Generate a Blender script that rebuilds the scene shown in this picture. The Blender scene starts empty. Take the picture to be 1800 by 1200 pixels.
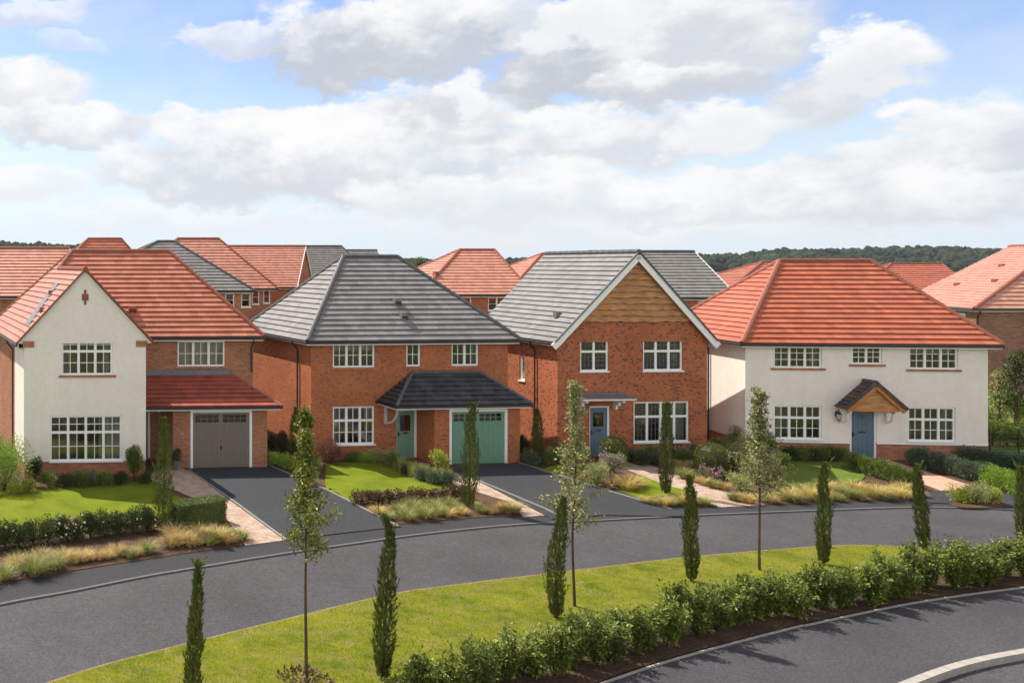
import bpy, bmesh, math, random
from mathutils import Vector, Matrix, noise
from mathutils.geometry import tessellate_polygon
sc = bpy.context.scene
COL = sc.collection
R = math.radians
FPX, PX, HY, CH = 1500.0, 100.0, 465.0, 8.5      # lens (in photo pixels), principal column, horizon row, eye height

# ------------------------------------------------------------------ camera
cam = bpy.data.cameras.new('camera'); co = bpy.data.objects.new('camera', cam); COL.objects.link(co)
co.location = (0, 0, CH); co.rotation_euler = (R(90), 0, 0)
cam.lens = 30.0; cam.sensor_width = 36.0
cam.shift_x = (900 - PX) / 1800.0; cam.shift_y = -(600 - HY) / 1800.0
cam.clip_start = 0.1; cam.clip_end = 8000
sc.camera = co
sc.render.resolution_x, sc.render.resolution_y = 1024, 682
sc.view_settings.view_transform = 'Standard'; sc.view_settings.look = 'None'
sc.view_settings.gamma = 1.0; sc.view_settings.exposure = EXPOSURE = 0.48

def terr(y):
    "height of the land: level by the street, a little higher behind the first houses"
    t = min(1, max(0, (y - 46) / 16.0)); t = t * t * (3 - 2 * t)
    return 1.4 * t
def g(x, y):
    "point of the level street ground measured off the photograph"
    D = FPX * CH / (y - HY)
    return ((x - PX) * D / FPX, D)
def at(x, y, D):
    return Vector(((x - PX) * D / FPX, D, CH - (y - HY) * D / FPX))

# ------------------------------------------------------------------ tagging
def tag(o, label=None, cat=None, group=None, kind=None):
    if label: o['label'] = label
    if cat: o['category'] = cat
    if group: o['group'] = group
    if kind: o['kind'] = kind
    return o
def empty(name, loc=(0, 0, 0), rz=0.0):
    o = bpy.data.objects.new(name, None); COL.objects.link(o)
    o.location = loc; o.rotation_euler = (0, 0, rz); o.empty_display_size = .3
    return o
_ones = 'zeroth first second third fourth fifth sixth seventh eighth ninth tenth eleventh twelfth thirteenth fourteenth fifteenth sixteenth seventeenth eighteenth nineteenth'.split()
_tens = {2: 'twent', 3: 'thirt', 4: 'fort', 5: 'fift', 6: 'sixt', 7: 'sevent', 8: 'eight', 9: 'ninet'}
def ordinal(n):
    if n < 20: return _ones[n]
    t, o = divmod(n, 10)
    return _tens[t] + ('ieth' if o == 0 else 'y-' + _ones[o])

# ------------------------------------------------------------------ mesh builder
class MB:
    def __init__(self, f=None):
        self.v = []; self.f = []; self.uv = []; self.mi = []; self.fn = f; self.m = 0; self.sm = []
    def P(self, p):
        return Vector(self.fn(p)) if self.fn else Vector(p)
    def face(self, pts, uv=None, raw=False, smooth=False):
        q = [Vector(p) if raw else self.P(p) for p in pts]
        i = len(self.v); self.v += q; self.f.append(tuple(range(i, i + len(q))))
        if uv is None:
            n = (q[1] - q[0]).cross(q[2] - q[0])
            if len(q) > 3: n = n + (q[2] - q[0]).cross(q[3] - q[0])
            a = [abs(c) for c in n]
            if a[2] >= max(a[0], a[1]): uv = [(p.x, p.y) for p in q]
            elif a[0] > a[1]: uv = [(p.y, p.z) for p in q]
            else: uv = [(p.x, p.z) for p in q]
        self.uv += list(uv); self.mi.append(self.m); self.sm.append(smooth)
    def box(self, x0, x1, y0, y1, z0, z1):
        if x0 > x1: x0, x1 = x1, x0
        if y0 > y1: y0, y1 = y1, y0
        c = [(x0, y0, z0), (x1, y0, z0), (x1, y1, z0), (x0, y1, z0), (x0, y0, z1), (x1, y0, z1), (x1, y1, z1), (x0, y1, z1)]
        for q in ((0, 3, 2, 1), (4, 5, 6, 7), (0, 1, 5, 4), (1, 2, 6, 5), (2, 3, 7, 6), (3, 0, 4, 7)):
            self.face([c[i] for i in q])
    def beam(self, A, B, w, h, up=(0, 0, 1), ext=0.0):
        "square bar from A to B (w across, h along up), points already in place"
        A, B = self.P(A), self.P(B); d = (B - A).normalized(); A = A - d * ext; B = B + d * ext
        s = d.cross(Vector(up)).normalized(); u = s.cross(d).normalized()
        c = [p + s * a * w / 2 + u * b * h / 2 for p in (A, B) for a, b in ((-1, -1), (1, -1), (1, 1), (-1, 1))]
        L = (B - A).length
        for k in range(4):
            j = (k + 1) % 4; wd = (c[j] - c[k]).length
            self.face([c[k], c[j], c[4 + j], c[4 + k]], uv=[(0, 0), (0, wd), (L, wd), (L, 0)], raw=True)
        self.face([c[3], c[2], c[1], c[0]], raw=True); self.face([c[4], c[5], c[6], c[7]], raw=True)
    def tube(self, pts, rad, n=6, raw=False, cap=True, smooth=True):
        pts = [Vector(p) if raw else self.P(p) for p in pts]
        if not hasattr(rad, '__len__'): rad = [rad] * len(pts)
        rings = []; L = 0
        for i, p in enumerate(pts):
            d = (pts[min(i + 1, len(pts) - 1)] - pts[max(i - 1, 0)]).normalized()
            a = Vector((0, 0, 1)) if abs(d.z) < .9 else Vector((1, 0, 0))
            s = d.cross(a).normalized(); u = d.cross(s)
            rings.append([p + (s * math.cos(2 * math.pi * k / n) + u * math.sin(2 * math.pi * k / n)) * rad[i] for k in range(n)])
        for i in range(len(rings) - 1):
            l = (pts[i + 1] - pts[i]).length
            for k in range(n):
                j = (k + 1) % n
                self.face([rings[i][k], rings[i][j], rings[i + 1][j], rings[i + 1][k]], uv=[(k / n, L), ((k + 1) / n, L), ((k + 1) / n, L + l), (k / n, L + l)], raw=True, smooth=smooth)
            L += l
        if cap:
            self.face(rings[0][::-1], raw=True); self.face(rings[-1], raw=True)
    def lathe(self, c, prof, n=12, raw=False):
        c = Vector(c) if raw else self.P(c)
        for (r0, z0), (r1, z1) in zip(prof, prof[1:]):
            for k in range(n):
                a, b = 2 * math.pi * k / n, 2 * math.pi * (k + 1) / n
                q = [c + Vector((r0 * math.cos(a), r0 * math.sin(a), z0)), c + Vector((r0 * math.cos(b), r0 * math.sin(b), z0)), c + Vector((r1 * math.cos(b), r1 * math.sin(b), z1)), c + Vector((r1 * math.cos(a), r1 * math.sin(a), z1))]
                if r0 < 1e-5: q = q[1:]
                elif r1 < 1e-5: q = q[:3]
                self.face(q, raw=True, smooth=True)
    def mesh(self, name, mats):
        me = bpy.data.meshes.new(name)
        me.from_pydata([tuple(p) for p in self.v], [], self.f)
        ul = me.uv_layers.new(name='UVMap')
        flat = [c for p in self.uv for c in p]
        ul.data.foreach_set('uv', flat)
        for m in (mats if isinstance(mats, (list, tuple)) else [mats]): me.materials.append(m)
        me.polygons.foreach_set('material_index', self.mi)
        me.polygons.foreach_set('use_smooth', self.sm)
        me.update()
        return me
    def build(self, name, mats, parent=None, label=None):
        o = bpy.data.objects.new(name, self.mesh(name, mats)); COL.objects.link(o)
        if parent: o.parent = parent
        if label: o['label'] = label
        return o

# ------------------------------------------------------------------ materials
def nt(name):
    m = bpy.data.materials.new(name); m.use_nodes = True
    t = m.node_tree; b = t.nodes['Principled BSDF']
    return m, t, b
def N(t, ty, **kw):
    n = t.nodes.new(ty)
    for k, v in kw.items():
        if k.startswith('_'): setattr(n, k[1:], v)
        else:
            key = k.replace('__', ' ')
            n.inputs[key].default_value = v
    return n
def ramp(t, stops, interp='LINEAR'):
    n = t.nodes.new('ShaderNodeValToRGB'); cr = n.color_ramp; cr.interpolation = interp
    while len(cr.elements) < len(stops): cr.elements.new(.5)
    for e, (p, c) in zip(cr.elements, stops):
        e.position = p; e.color = (*c, 1) if len(c) == 3 else c
    return n
def mixc(t, a, b, f, mode='MIX'):
    n = t.nodes.new('ShaderNodeMix'); n.data_type = 'RGBA'; n.blend_type = mode
    for s, v in ((n.inputs[0], f), (n.inputs[6], a), (n.inputs[7], b)):
        if hasattr(v, 'outputs') or hasattr(v, 'is_output'):
            t.links.new(v if hasattr(v, 'is_output') else v.outputs[0], s)
        else: s.default_value = v if not isinstance(v, tuple) else ((*v, 1) if len(v) == 3 else v)
    return n.outputs[2]
def uvn(t): return t.nodes.new('ShaderNodeUVMap').outputs[0]
def objco(t): return t.nodes.new('ShaderNodeTexCoord').outputs['Object']
def geopos(t): return t.nodes.new('ShaderNodeNewGeometry').outputs['Position']
def noise_n(t, vec, scale, detail=3, rough=.55, out=0):
    n = N(t, 'ShaderNodeTexNoise', Scale=scale, Detail=detail, Roughness=rough); t.links.new(vec, n.inputs['Vector']); return n.outputs[out]
def bump(t, b, h, strength=.3, dist=.01):
    n = N(t, 'ShaderNodeBump', Strength=strength, Distance=dist); t.links.new(h, n.inputs['Height']); t.links.new(n.outputs[0], b.inputs['Normal'])
def hsv(t, col, h=None, s=None, v=None):
    n = t.nodes.new('ShaderNodeHueSaturation'); t.links.new(col, n.inputs['Color'])
    for k, x in (('Hue', h), ('Saturation', s), ('Value', v)):
        if x is None: continue
        if hasattr(x, 'is_output'): t.links.new(x, n.inputs[k])
        else: n.inputs[k].default_value = x
    return n.outputs[0]
def mrange(t, v, a, b, lo=0.0, hi=1.0):
    n = t.nodes.new('ShaderNodeMapRange'); t.links.new(v, n.inputs[0])
    n.inputs[1].default_value = lo; n.inputs[2].default_value = hi; n.inputs[3].default_value = a; n.inputs[4].default_value = b
    return n.outputs[0]

def plain(name, c, rough=.6, spec=.4, var=.08, scale=6.0, metallic=0):
    m, t, b = nt(name)
    n = noise_n(t, objco(t), scale, 4)
    col = hsv(t, mixc(t, c, c, 0.0), v=mrange(t, n, 1 - var, 1 + var, .3, .7))
    t.links.new(col, b.inputs['Base Color']); b.inputs['Roughness'].default_value = rough
    b.inputs['Specular IOR Level'].default_value = spec; b.inputs['Metallic'].default_value = metallic
    return m
def brick(name, stops, mortar=(.30, .24, .19), msize=.010, bw=.225, bh=.075, var=.12):
    m, t, b = nt(name); uv = uvn(t)
    br = N(t, 'ShaderNodeTexBrick', Color1=(0, 0, 0, 1), Color2=(1, 1, 1, 1), Mortar=(.5, .5, .5, 1), Scale=1.0, Bias=0.0)
    br.inputs['Mortar Size'].default_value = msize; br.inputs['Brick Width'].default_value = bw; br.inputs['Row Height'].default_value = bh
    br.inputs['Mortar Smooth'].default_value = .1
    t.links.new(uv, br.inputs['Vector'])
    rp = ramp(t, stops); t.links.new(br.outputs['Color'], rp.inputs[0])
    col = mixc(t, rp, mortar, br.outputs['Fac'])
    n1 = noise_n(t, uv, .7, 4); n2 = noise_n(t, uv, 35, 3)
    col = hsv(t, col, v=mrange(t, n1, 1 - var, 1 + var, .3, .7)); col = hsv(t, col, v=mrange(t, n2, .8, 1.2, .25, .75))
    t.links.new(col, b.inputs['Base Color']); b.inputs['Roughness'].default_value = .85; b.inputs['Specular IOR Level'].default_value = .25
    inv = mrange(t, br.outputs['Fac'], 1, 0)
    bump(t, b, inv, .5, .008)
    return m
def tile(name, stops, var=.08, rough=.6, spec=.4, gauge=.29, tw=.33, sheen=0):
    m, t, b = nt(name); uv = uvn(t)
    br = N(t, 'ShaderNodeTexBrick', Color1=(0, 0, 0, 1), Color2=(1, 1, 1, 1), Mortar=(.5, .5, .5, 1), Scale=1.0, Bias=0.0)
    br.inputs['Mortar Size'].default_value = .004; br.inputs['Brick Width'].default_value = tw; br.inputs['Row Height'].default_value = gauge
    t.links.new(uv, br.inputs['Vector'])
    rp = ramp(t, stops); t.links.new(br.outputs['Color'], rp.inputs[0])
    n1 = noise_n(t, uv, .45, 4); n2 = noise_n(t, uv, 9, 4, .65); n3 = noise_n(t, uv, 60, 2)
    col = hsv(t, rp.outputs[0], v=mrange(t, n1, 1 - var, 1 + var, .3, .7)); col = hsv(t, col, v=mrange(t, n2, 1 - var, 1 + var, .3, .7))
    col = hsv(t, col, v=mrange(t, n3, .9, 1.1, .3, .7))
    col = mixc(t, col, (.02, .012, .01), mrange(t, br.outputs['Fac'], 0, .55))
    t.links.new(col, b.inputs['Base Color']); b.inputs['Roughness'].default_value = rough; b.inputs['Specular IOR Level'].default_value = spec
    b.inputs['Sheen Weight'].default_value = sheen; b.inputs['Sheen Roughness'].default_value = .35; b.inputs['Sheen Tint'].default_value = (1, .93, .88, 1)
    h = N(t, 'ShaderNodeMath', _operation='SUBTRACT'); t.links.new(n2, h.inputs[0]); t.links.new(br.outputs['Fac'], h.inputs[1])
    bump(t, b, h.outputs[0], .35, .01)
    return m
def render_mat(name, c):
    m, t, b = nt(name); p = objco(t)
    n1 = noise_n(t, p, 45, 3); n2 = noise_n(t, p, .6, 5, .6); n3 = noise_n(t, p, 5, 4)
    col = hsv(t, mixc(t, c, c, 0.0), v=mrange(t, n2, .95, 1.04, .3, .7)); col = hsv(t, col, v=mrange(t, n3, .955, 1.03, .3, .7))
    mp = t.nodes.new('ShaderNodeMapping'); mp.inputs['Scale'].default_value = (3.2, 3.2, .28); t.links.new(p, mp.inputs[0])
    col = hsv(t, col, v=mrange(t, noise_n(t, mp.outputs[0], 1.0, 5, .65), 0.965, 1.01, .30, .55))   # faint rain streaks
    t.links.new(col, b.inputs['Base Color']); b.inputs['Roughness'].default_value = .9; b.inputs['Specular IOR Level'].default_value = .2
    bump(t, b, n1, .6, .012)
    return m
def asphalt(name, c, warm=(.5, .5, .5), patch=.2):
    m, t, b = nt(name); p = geopos(t)
    n0 = noise_n(t, p, 13, 2, .6); n1 = noise_n(t, p, 30, 3, .75); n2 = noise_n(t, p, .35, 5, .6); n3 = noise_n(t, p, 6, 4, .7); n4 = noise_n(t, p, 110, 2)
    col = hsv(t, mixc(t, c, c, 0.0), v=mrange(t, n1, .4, 1.6, .3, .7)); col = hsv(t, col, v=mrange(t, n0, .78, 1.22, .32, .68)); col = hsv(t, col, v=mrange(t, n2, 1 - patch, 1 + patch, .3, .7))
    col = hsv(t, col, v=mrange(t, n3, .88, 1.12, .3, .7)); col = hsv(t, col, v=mrange(t, n4, .8, 1.2, .3, .7))
    t.links.new(col, b.inputs['Base Color']); b.inputs['Roughness'].default_value = .85; b.inputs['Specular IOR Level'].default_value = .35
    bump(t, b, n1, .5, .008)
    return m
def paving(name, stops, joint, ang=0.0, bw=.2, bh=.15):
    m, t, b = nt(name); p = geopos(t)
    mp = t.nodes.new('ShaderNodeMapping'); mp.inputs['Rotation'].default_value = (0, 0, ang); t.links.new(p, mp.inputs[0])
    br = N(t, 'ShaderNodeTexBrick', Color1=(0, 0, 0, 1), Color2=(1, 1, 1, 1), Mortar=(.5, .5, .5, 1), Scale=1.0)
    br.inputs['Mortar Size'].default_value = .006; br.inputs['Brick Width'].default_value = bw; br.inputs['Row Height'].default_value = bh
    t.links.new(mp.outputs[0], br.inputs['Vector'])
    rp = ramp(t, stops); n1 = noise_n(t, p, 1.3, 3)
    a = N(t, 'ShaderNodeMath', _operation='MULTIPLY_ADD'); t.links.new(br.outputs['Color'], a.inputs[0]); a.inputs[1].default_value = .6
    t.links.new(mrange(t, n1, 0, .4, .3, .7), a.inputs[2]); t.links.new(a.outputs[0], rp.inputs[0])
    col = mixc(t, rp, joint, br.outputs['Fac']); n2 = noise_n(t, p, 30, 3)
    col = hsv(t, col, v=mrange(t, n2, .85, 1.15, .3, .7))
    t.links.new(col, b.inputs['Base Color']); b.inputs['Roughness'].default_value = .85
    bump(t, b, mrange(t, br.outputs['Fac'], 1, 0), .6, .006)
    return m
def lawn_mat(name, a, b_, c, dry=None, dryamt=.0):
    m, t, b = nt(name); p = geopos(t)
    n1 = noise_n(t, p, .9, 6, .68); n2 = noise_n(t, p, 11, 4, .7); n3 = noise_n(t, p, 60, 2)
    rp = ramp(t, [(.3, a), (.5, b_), (.72, c)])
    s = N(t, 'ShaderNodeMath', _operation='MULTIPLY_ADD'); t.links.new(n2, s.inputs[0]); s.inputs[1].default_value = .45
    t.links.new(mrange(t, n1, -.05, .65, .25, .75), s.inputs[2]); t.links.new(s.outputs[0], rp.inputs[0])
    col = rp.outputs[0]
    if dry:
        n5 = noise_n(t, p, 2.2, 5, .65)
        col = mixc(t, col, dry, mrange(t, n5, 0, dryamt, .46, .72))
    col = hsv(t, col, v=mrange(t, n3, .7, 1.3, .28, .72))
    t.links.new(col, b.inputs['Base Color']); b.inputs['Roughness'].default_value = .9; b.inputs['Specular IOR Level'].default_value = .1
    bump(t, b, n3, .8, .03)
    return m
def soil_mat(name, a, b_):
    m, t, b = nt(name); p = geopos(t)
    n1 = noise_n(t, p, 18, 5, .7); n2 = noise_n(t, p, 1.5, 4)
    rp = ramp(t, [(.3, a), (.7, b_)]); t.links.new(n1, rp.inputs[0])
    col = hsv(t, rp.outputs[0], v=mrange(t, n2, .75, 1.25, .3, .7))
    t.links.new(col, b.inputs['Base Color']); b.inputs['Roughness'].default_value = .95; b.inputs['Specular IOR Level'].default_value = .1
    bump(t, b, n1, 1.0, .05)
    return m
def leaf_mat(name, stops, trans=.25, rough=.5, spec=.35, inst=.12):
    "per-leaf tint kept in the UV, a little tint per plant, light through the leaf"
    m, t, b = nt(name)
    sx = t.nodes.new('ShaderNodeSeparateXYZ'); t.links.new(uvn(t), sx.inputs[0])
    rp = ramp(t, stops); t.links.new(sx.outputs[0], rp.inputs[0])
    oi = t.nodes.new('ShaderNodeObjectInfo')
    col = hsv(t, rp.outputs[0], v=mrange(t, oi.outputs['Random'], 1 - inst, 1 + inst))
    t.links.new(col, b.inputs['Base Color']); b.inputs['Roughness'].default_value = rough; b.inputs['Specular IOR Level'].default_value = spec
    tr = t.nodes.new('ShaderNodeBsdfTranslucent'); t.links.new(hsv(t, col, s=1.1, v=1.3), tr.inputs[0])
    mx = t.nodes.new('ShaderNodeMixShader'); mx.inputs[0].default_value = trans * .7
    t.links.new(b.outputs[0], mx.inputs[1]); t.links.new(tr.outputs[0], mx.inputs[2])
    t.links.new(mx.outputs[0], t.nodes['Material Output'].inputs[0])
    return m
def wood_mat(name, a, b_):
    m, t, b = nt(name); uv = uvn(t)
    mp = t.nodes.new('ShaderNodeMapping'); mp.inputs['Scale'].default_value = (1.2, 14, 1); t.links.new(uv, mp.inputs[0])
    n1 = noise_n(t, mp.outputs[0], 1.6, 5, .65); n2 = noise_n(t, uv, 1.1, 3)
    rp = ramp(t, [(.3, a), (.68, b_)]); t.links.new(n1, rp.inputs[0])
    col = hsv(t, rp.outputs[0], v=mrange(t, n2, .75, 1.25, .3, .7))
    t.links.new(col, b.inputs['Base Color']); b.inputs['Roughness'].default_value = .7
    bump(t, b, n1, .3, .006)
    return m
def glass_mat(name):
    m, t, b = nt(name)
    gl = N(t, 'ShaderNodeBsdfGlossy', Roughness=.03); gl.inputs[0].default_value = (1, 1, 1, 1)
    tr = t.nodes.new('ShaderNodeBsdfTransparent'); tr.inputs[0].default_value = (.8, .82, .8, 1)
    fr = N(t, 'ShaderNodeFresnel', IOR=2.1)
    n = noise_n(t, objco(t), 1.3, 2); bp = N(t, 'ShaderNodeBump', Strength=.06, Distance=.02); t.links.new(n, bp.inputs['Height'])
    t.links.new(bp.outputs[0], gl.inputs['Normal'])
    mx = t.nodes.new('ShaderNodeMixShader'); t.links.new(fr.outputs[0], mx.inputs[0]); t.links.new(tr.outputs[0], mx.inputs[1]); t.links.new(gl.outputs[0], mx.inputs[2])
    t.links.new(mx.outputs[0], t.nodes['Material Output'].inputs[0])
    return m

M = {}
M['brick_brown'] = brick('brown_brick', [(0, (0.235, 0.083, 0.034)), (.4, (0.372, 0.124, 0.047)), (.75, (0.459, 0.160, 0.063)), (1, (0.322, 0.101, 0.040))], var=.16)
M['brick_orange'] = brick('orange_brick', [(0, (0.160, 0.045, 0.022)), (.12, (0.331, 0.085, 0.029)), (.5, (0.406, 0.100, 0.032)), (.85, (0.480, 0.128, 0.043)), (1, (0.352, 0.081, 0.026))], mortar=(0.352, 0.190, 0.112), var=.14, bw=.13)
M['brick_speckled'] = brick('speckled_orange_brick', [(0, (0.086, 0.032, 0.019)), (.12, (0.148, 0.044, 0.022)), (.2, (0.352, 0.083, 0.029)), (.6, (0.416, 0.102, 0.035)), (1, (0.491, 0.133, 0.045))], mortar=(0.363, 0.180, 0.103), var=.14, bw=.125)
M['brick_red'] = brick('red_plinth_brick', [(0, (0.298, 0.090, 0.037)), (.5, (0.422, 0.124, 0.047)), (1, (0.520, 0.166, 0.063))], var=.12)
M['brick_far'] = brick('dull_red_brick', [(0, (0.272, 0.095, 0.042)), (.5, (0.396, 0.131, 0.053)), (1, (0.472, 0.166, 0.068))], var=.14)
M['brick_dark'] = brick('dark_brown_brick', [(0, (.15, .052, .03)), (.5, (.24, .09, .047)), (1, (.32, .125, .065))], var=.14)
M['tile_red'] = tile('red_clay_tile', [(0, (.36, .115, .066)), (.5, (.43, .145, .085)), (1, (.50, .18, .11))], var=.07, sheen=.45)
M['tile_deepred'] = tile('deep_red_clay_tile', [(0, (.38, .085, .038)), (.5, (.45, .108, .049)), (1, (.52, .135, .062))], var=.07, sheen=.45)
M['tile_red_shaded'] = tile('shaded_red_clay_tile', [(0, (.23, .045, .026)), (.5, (.29, .058, .033)), (1, (.35, .078, .045))], var=.1, sheen=.2)  # red tile darkened to carry the gable's shade on the garage canopy
M['tile_pink'] = tile('weathered_pink_clay_tile', [(0, (.45, .185, .12)), (.5, (.52, .228, .155)), (1, (.59, .27, .19))], var=.07, sheen=.6)
M['tile_grey'] = tile('grey_slate_tile', [(0, (.155, .151, .147)), (.5, (.19, .186, .181)), (1, (.225, .22, .213))], var=.07, sheen=.5)
M['tile_dark'] = tile('dark_slate_tile', [(0, (.03, .031, .034)), (.5, (.05, .051, .055)), (1, (.075, .075, .08))], rough=.5, tw=.25)
M['tile_brown'] = tile('brown_grey_tile', [(0, (.06, .042, .038)), (.5, (.085, .06, .054)), (1, (.12, .085, .075))], tw=.25)
M['ridge_red'] = plain('red_ridge_tile', (.27, .085, .052), .6, var=.15, scale=3)
M['ridge_grey'] = plain('grey_ridge_tile', (.085, .085, .09), .55, var=.15, scale=3)
M['render'] = render_mat('off_white_render', (.80, .745, .672))
M['white'] = plain('white_paint', (.82, .82, .80), .35, .5, .03)
M['black'] = plain('black_plastic', (.022, .02, .02), .4, .5, .1)
M['lead'] = plain('grey_lead', (.14, .145, .15), .55, .5, .15)
M['glass'] = glass_mat('window_glass')
M['interior'] = plain('room_plaster', (.60, .52, .42), .9, .1, .2, 1.0)
M['curtain'] = plain('curtain_cloth', (.68, .66, .62), .9, .1, .1)
M['cladding'] = wood_mat('pale_timber', (.24, .10, .032), (.56, .285, .105))
M['oak'] = wood_mat('orange_oak', (.34, .12, .035), (.55, .23, .075))
M['door_blue'] = plain('blue_grey_paint', (.095, .16, .21), .45, .4, .06)
M['door_green'] = plain('sage_green_paint', (.15, .295, .205), .45, .4, .06)
M['door_taupe'] = plain('taupe_paint', (.19, .158, .128), .5, .4, .06)
M['door_brown'] = plain('grey_brown_paint', (.13, .10, .09), .5, .4, .06)
M['grey_paint'] = plain('pale_grey_paint', (.45, .47, .52), .5, .4, .05)
M['brass'] = plain('brass', (.5, .36, .14), .35, .5, .1, metallic=.8)
M['lamp_glass'] = plain('frosted_lamp_glass', (.62, .55, .5), .2, .5, .02)
M['road'] = asphalt('road_asphalt', (.056, .053, .0565))
M['pave'] = asphalt('pavement_asphalt', (.029, .030, .0325), patch=.08)
M['drive'] = asphalt('drive_asphalt', (.031, .034, .039), patch=.1)
M['frontroad'] = asphalt('fresh_asphalt', (.050, .0485, .0525), patch=.2)
M['kerb'] = plain('concrete_kerb', (.23, .225, .21), .85, .2, .12, 8)
M['kerb_grey'] = plain('grey_concrete_edging', (.125, .128, .127), .85, .2, .12, 8)
M['kerb_pale'] = plain('pale_concrete_kerb', (.34, .315, .275), .85, .2, .12, 5)
M['paving'] = paving('buff_block_paving', [(0, (.27, .17, .115)), (.5, (.40, .285, .215)), (1, (.50, .40, .33))], (.22, .16, .12), R(35))
M['paving_pink'] = paving('pink_block_paving', [(0, (.40, .23, .155)), (.5, (.49, .30, .21)), (1, (.55, .38, .28))], (.30, .2, .15), R(-20))
M['lawn'] = lawn_mat('mown_lawn', (.105, .140, .008), (.140, .180, .011), (.175, .208, .015))
M['lawn_far'] = lawn_mat('soft_lawn', (.10, .145, .022), (.12, .17, .027), (.145, .19, .035))
M['verge'] = lawn_mat('verge_turf', (.085, .115, .007), (.145, .168, .010), (.21, .21, .017), dry=(.24, .195, .07), dryamt=.8)
M['rough'] = lawn_mat('rough_grass', (.06, .085, .02), (.09, .115, .03), (.13, .14, .045), dry=(.17, .14, .07), dryamt=.8)
M['soil'] = soil_mat('bed_soil', (.055, .032, .02), (.16, .10, .065))
M['mulch'] = soil_mat('bark_mulch', (.035, .02, .013), (.15, .095, .06))
M['straw_edge'] = soil_mat('dry_turf_edge', (.16, .12, .06), (.34, .25, .14))
# ------------------------------------------------------------------ roofs
def roof_plane(mb, pts, gauge=.29, t=.06, raw=True, lift=0.0):
    "convex polygon of roof laid in tile courses: every course tilts a little and ends in a real butt edge; pts[0]->pts[1] is the eave"
    P = [Vector(p) for p in pts]
    e = (P[1] - P[0]).normalized(); n = None
    for k in range(2, len(P)):
        c = e.cross(P[k] - P[0])
        if c.length > 1e-4: n = c.normalized(); break
    if n.z < 0: n = -n; 
    s = n.cross(e).normalized()
    if s.z < 0: s = -s
    q = [((p - P[0]).dot(e), (p - P[0]).dot(s)) for p in P]
    vmax = max(b for a, b in q); nrow = max(1, round(vmax / gauge)); gg = vmax / nrow
    def clip(poly, v, keep_above):
        out = []
        for (a, b), (c, d) in zip(poly, poly[1:] + poly[:1]):
            ia = b >= v - 1e-9 if keep_above else b <= v + 1e-9
            ic = d >= v - 1e-9 if keep_above else d <= v + 1e-9
            if ia: out.append((a, b))
            if ia != ic:
                f = (v - b) / (d - b); out.append((a + (c - a) * f, v))
        return out
    for r in range(nrow):
        v0, v1 = r * gg, (r + 1) * gg
        pl = clip(clip(q, v0, True), v1, False)
        cl = []
        for p in pl:
            if not cl or (abs(p[0] - cl[-1][0]) + abs(p[1] - cl[-1][1])) > 1e-5: cl.append(p)
        if len(cl) > 1 and (abs(cl[0][0] - cl[-1][0]) + abs(cl[0][1] - cl[-1][1])) < 1e-5: cl.pop()
        if len(cl) < 3: continue
        def W(a, b):
            h = lift + .012 + t * (1 - (b - v0) / gg)
            return P[0] + e * a + s * b + n * h
        mb.face([W(a, b) for a, b in cl], uv=[(a, b / gg * gauge) for a, b in cl], raw=True)
        bot = sorted([a for a, b in cl if b < v0 + 1e-5])
        if len(bot) >= 2:
            a0, a1 = bot[0], bot[-1]
            q0 = P[0] + e * a0 + s * v0; q1 = P[0] + e * a1 + s * v0
            mb.face([q0 + n * (lift - .03), q1 + n * (lift - .03), W(a1, v0), W(a0, v0)], uv=[(a0, v0), (a1, v0), (a1, v0 + .02), (a0, v0 + .02)], raw=True)
def ridge_line(mb, A, B, r=.105, step=.42):
    "half-round ridge or hip tiles, each lapping the next"
    A, B = Vector(A), Vector(B); L = (B - A).length; k = max(1, int(L / step)); d = (B - A) / k
    for i in range(k):
        p = A + d * i; mb.tube([p, p + d * 1.06], [r * 1.08, r * .96], 8, raw=True, smooth=True)

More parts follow.
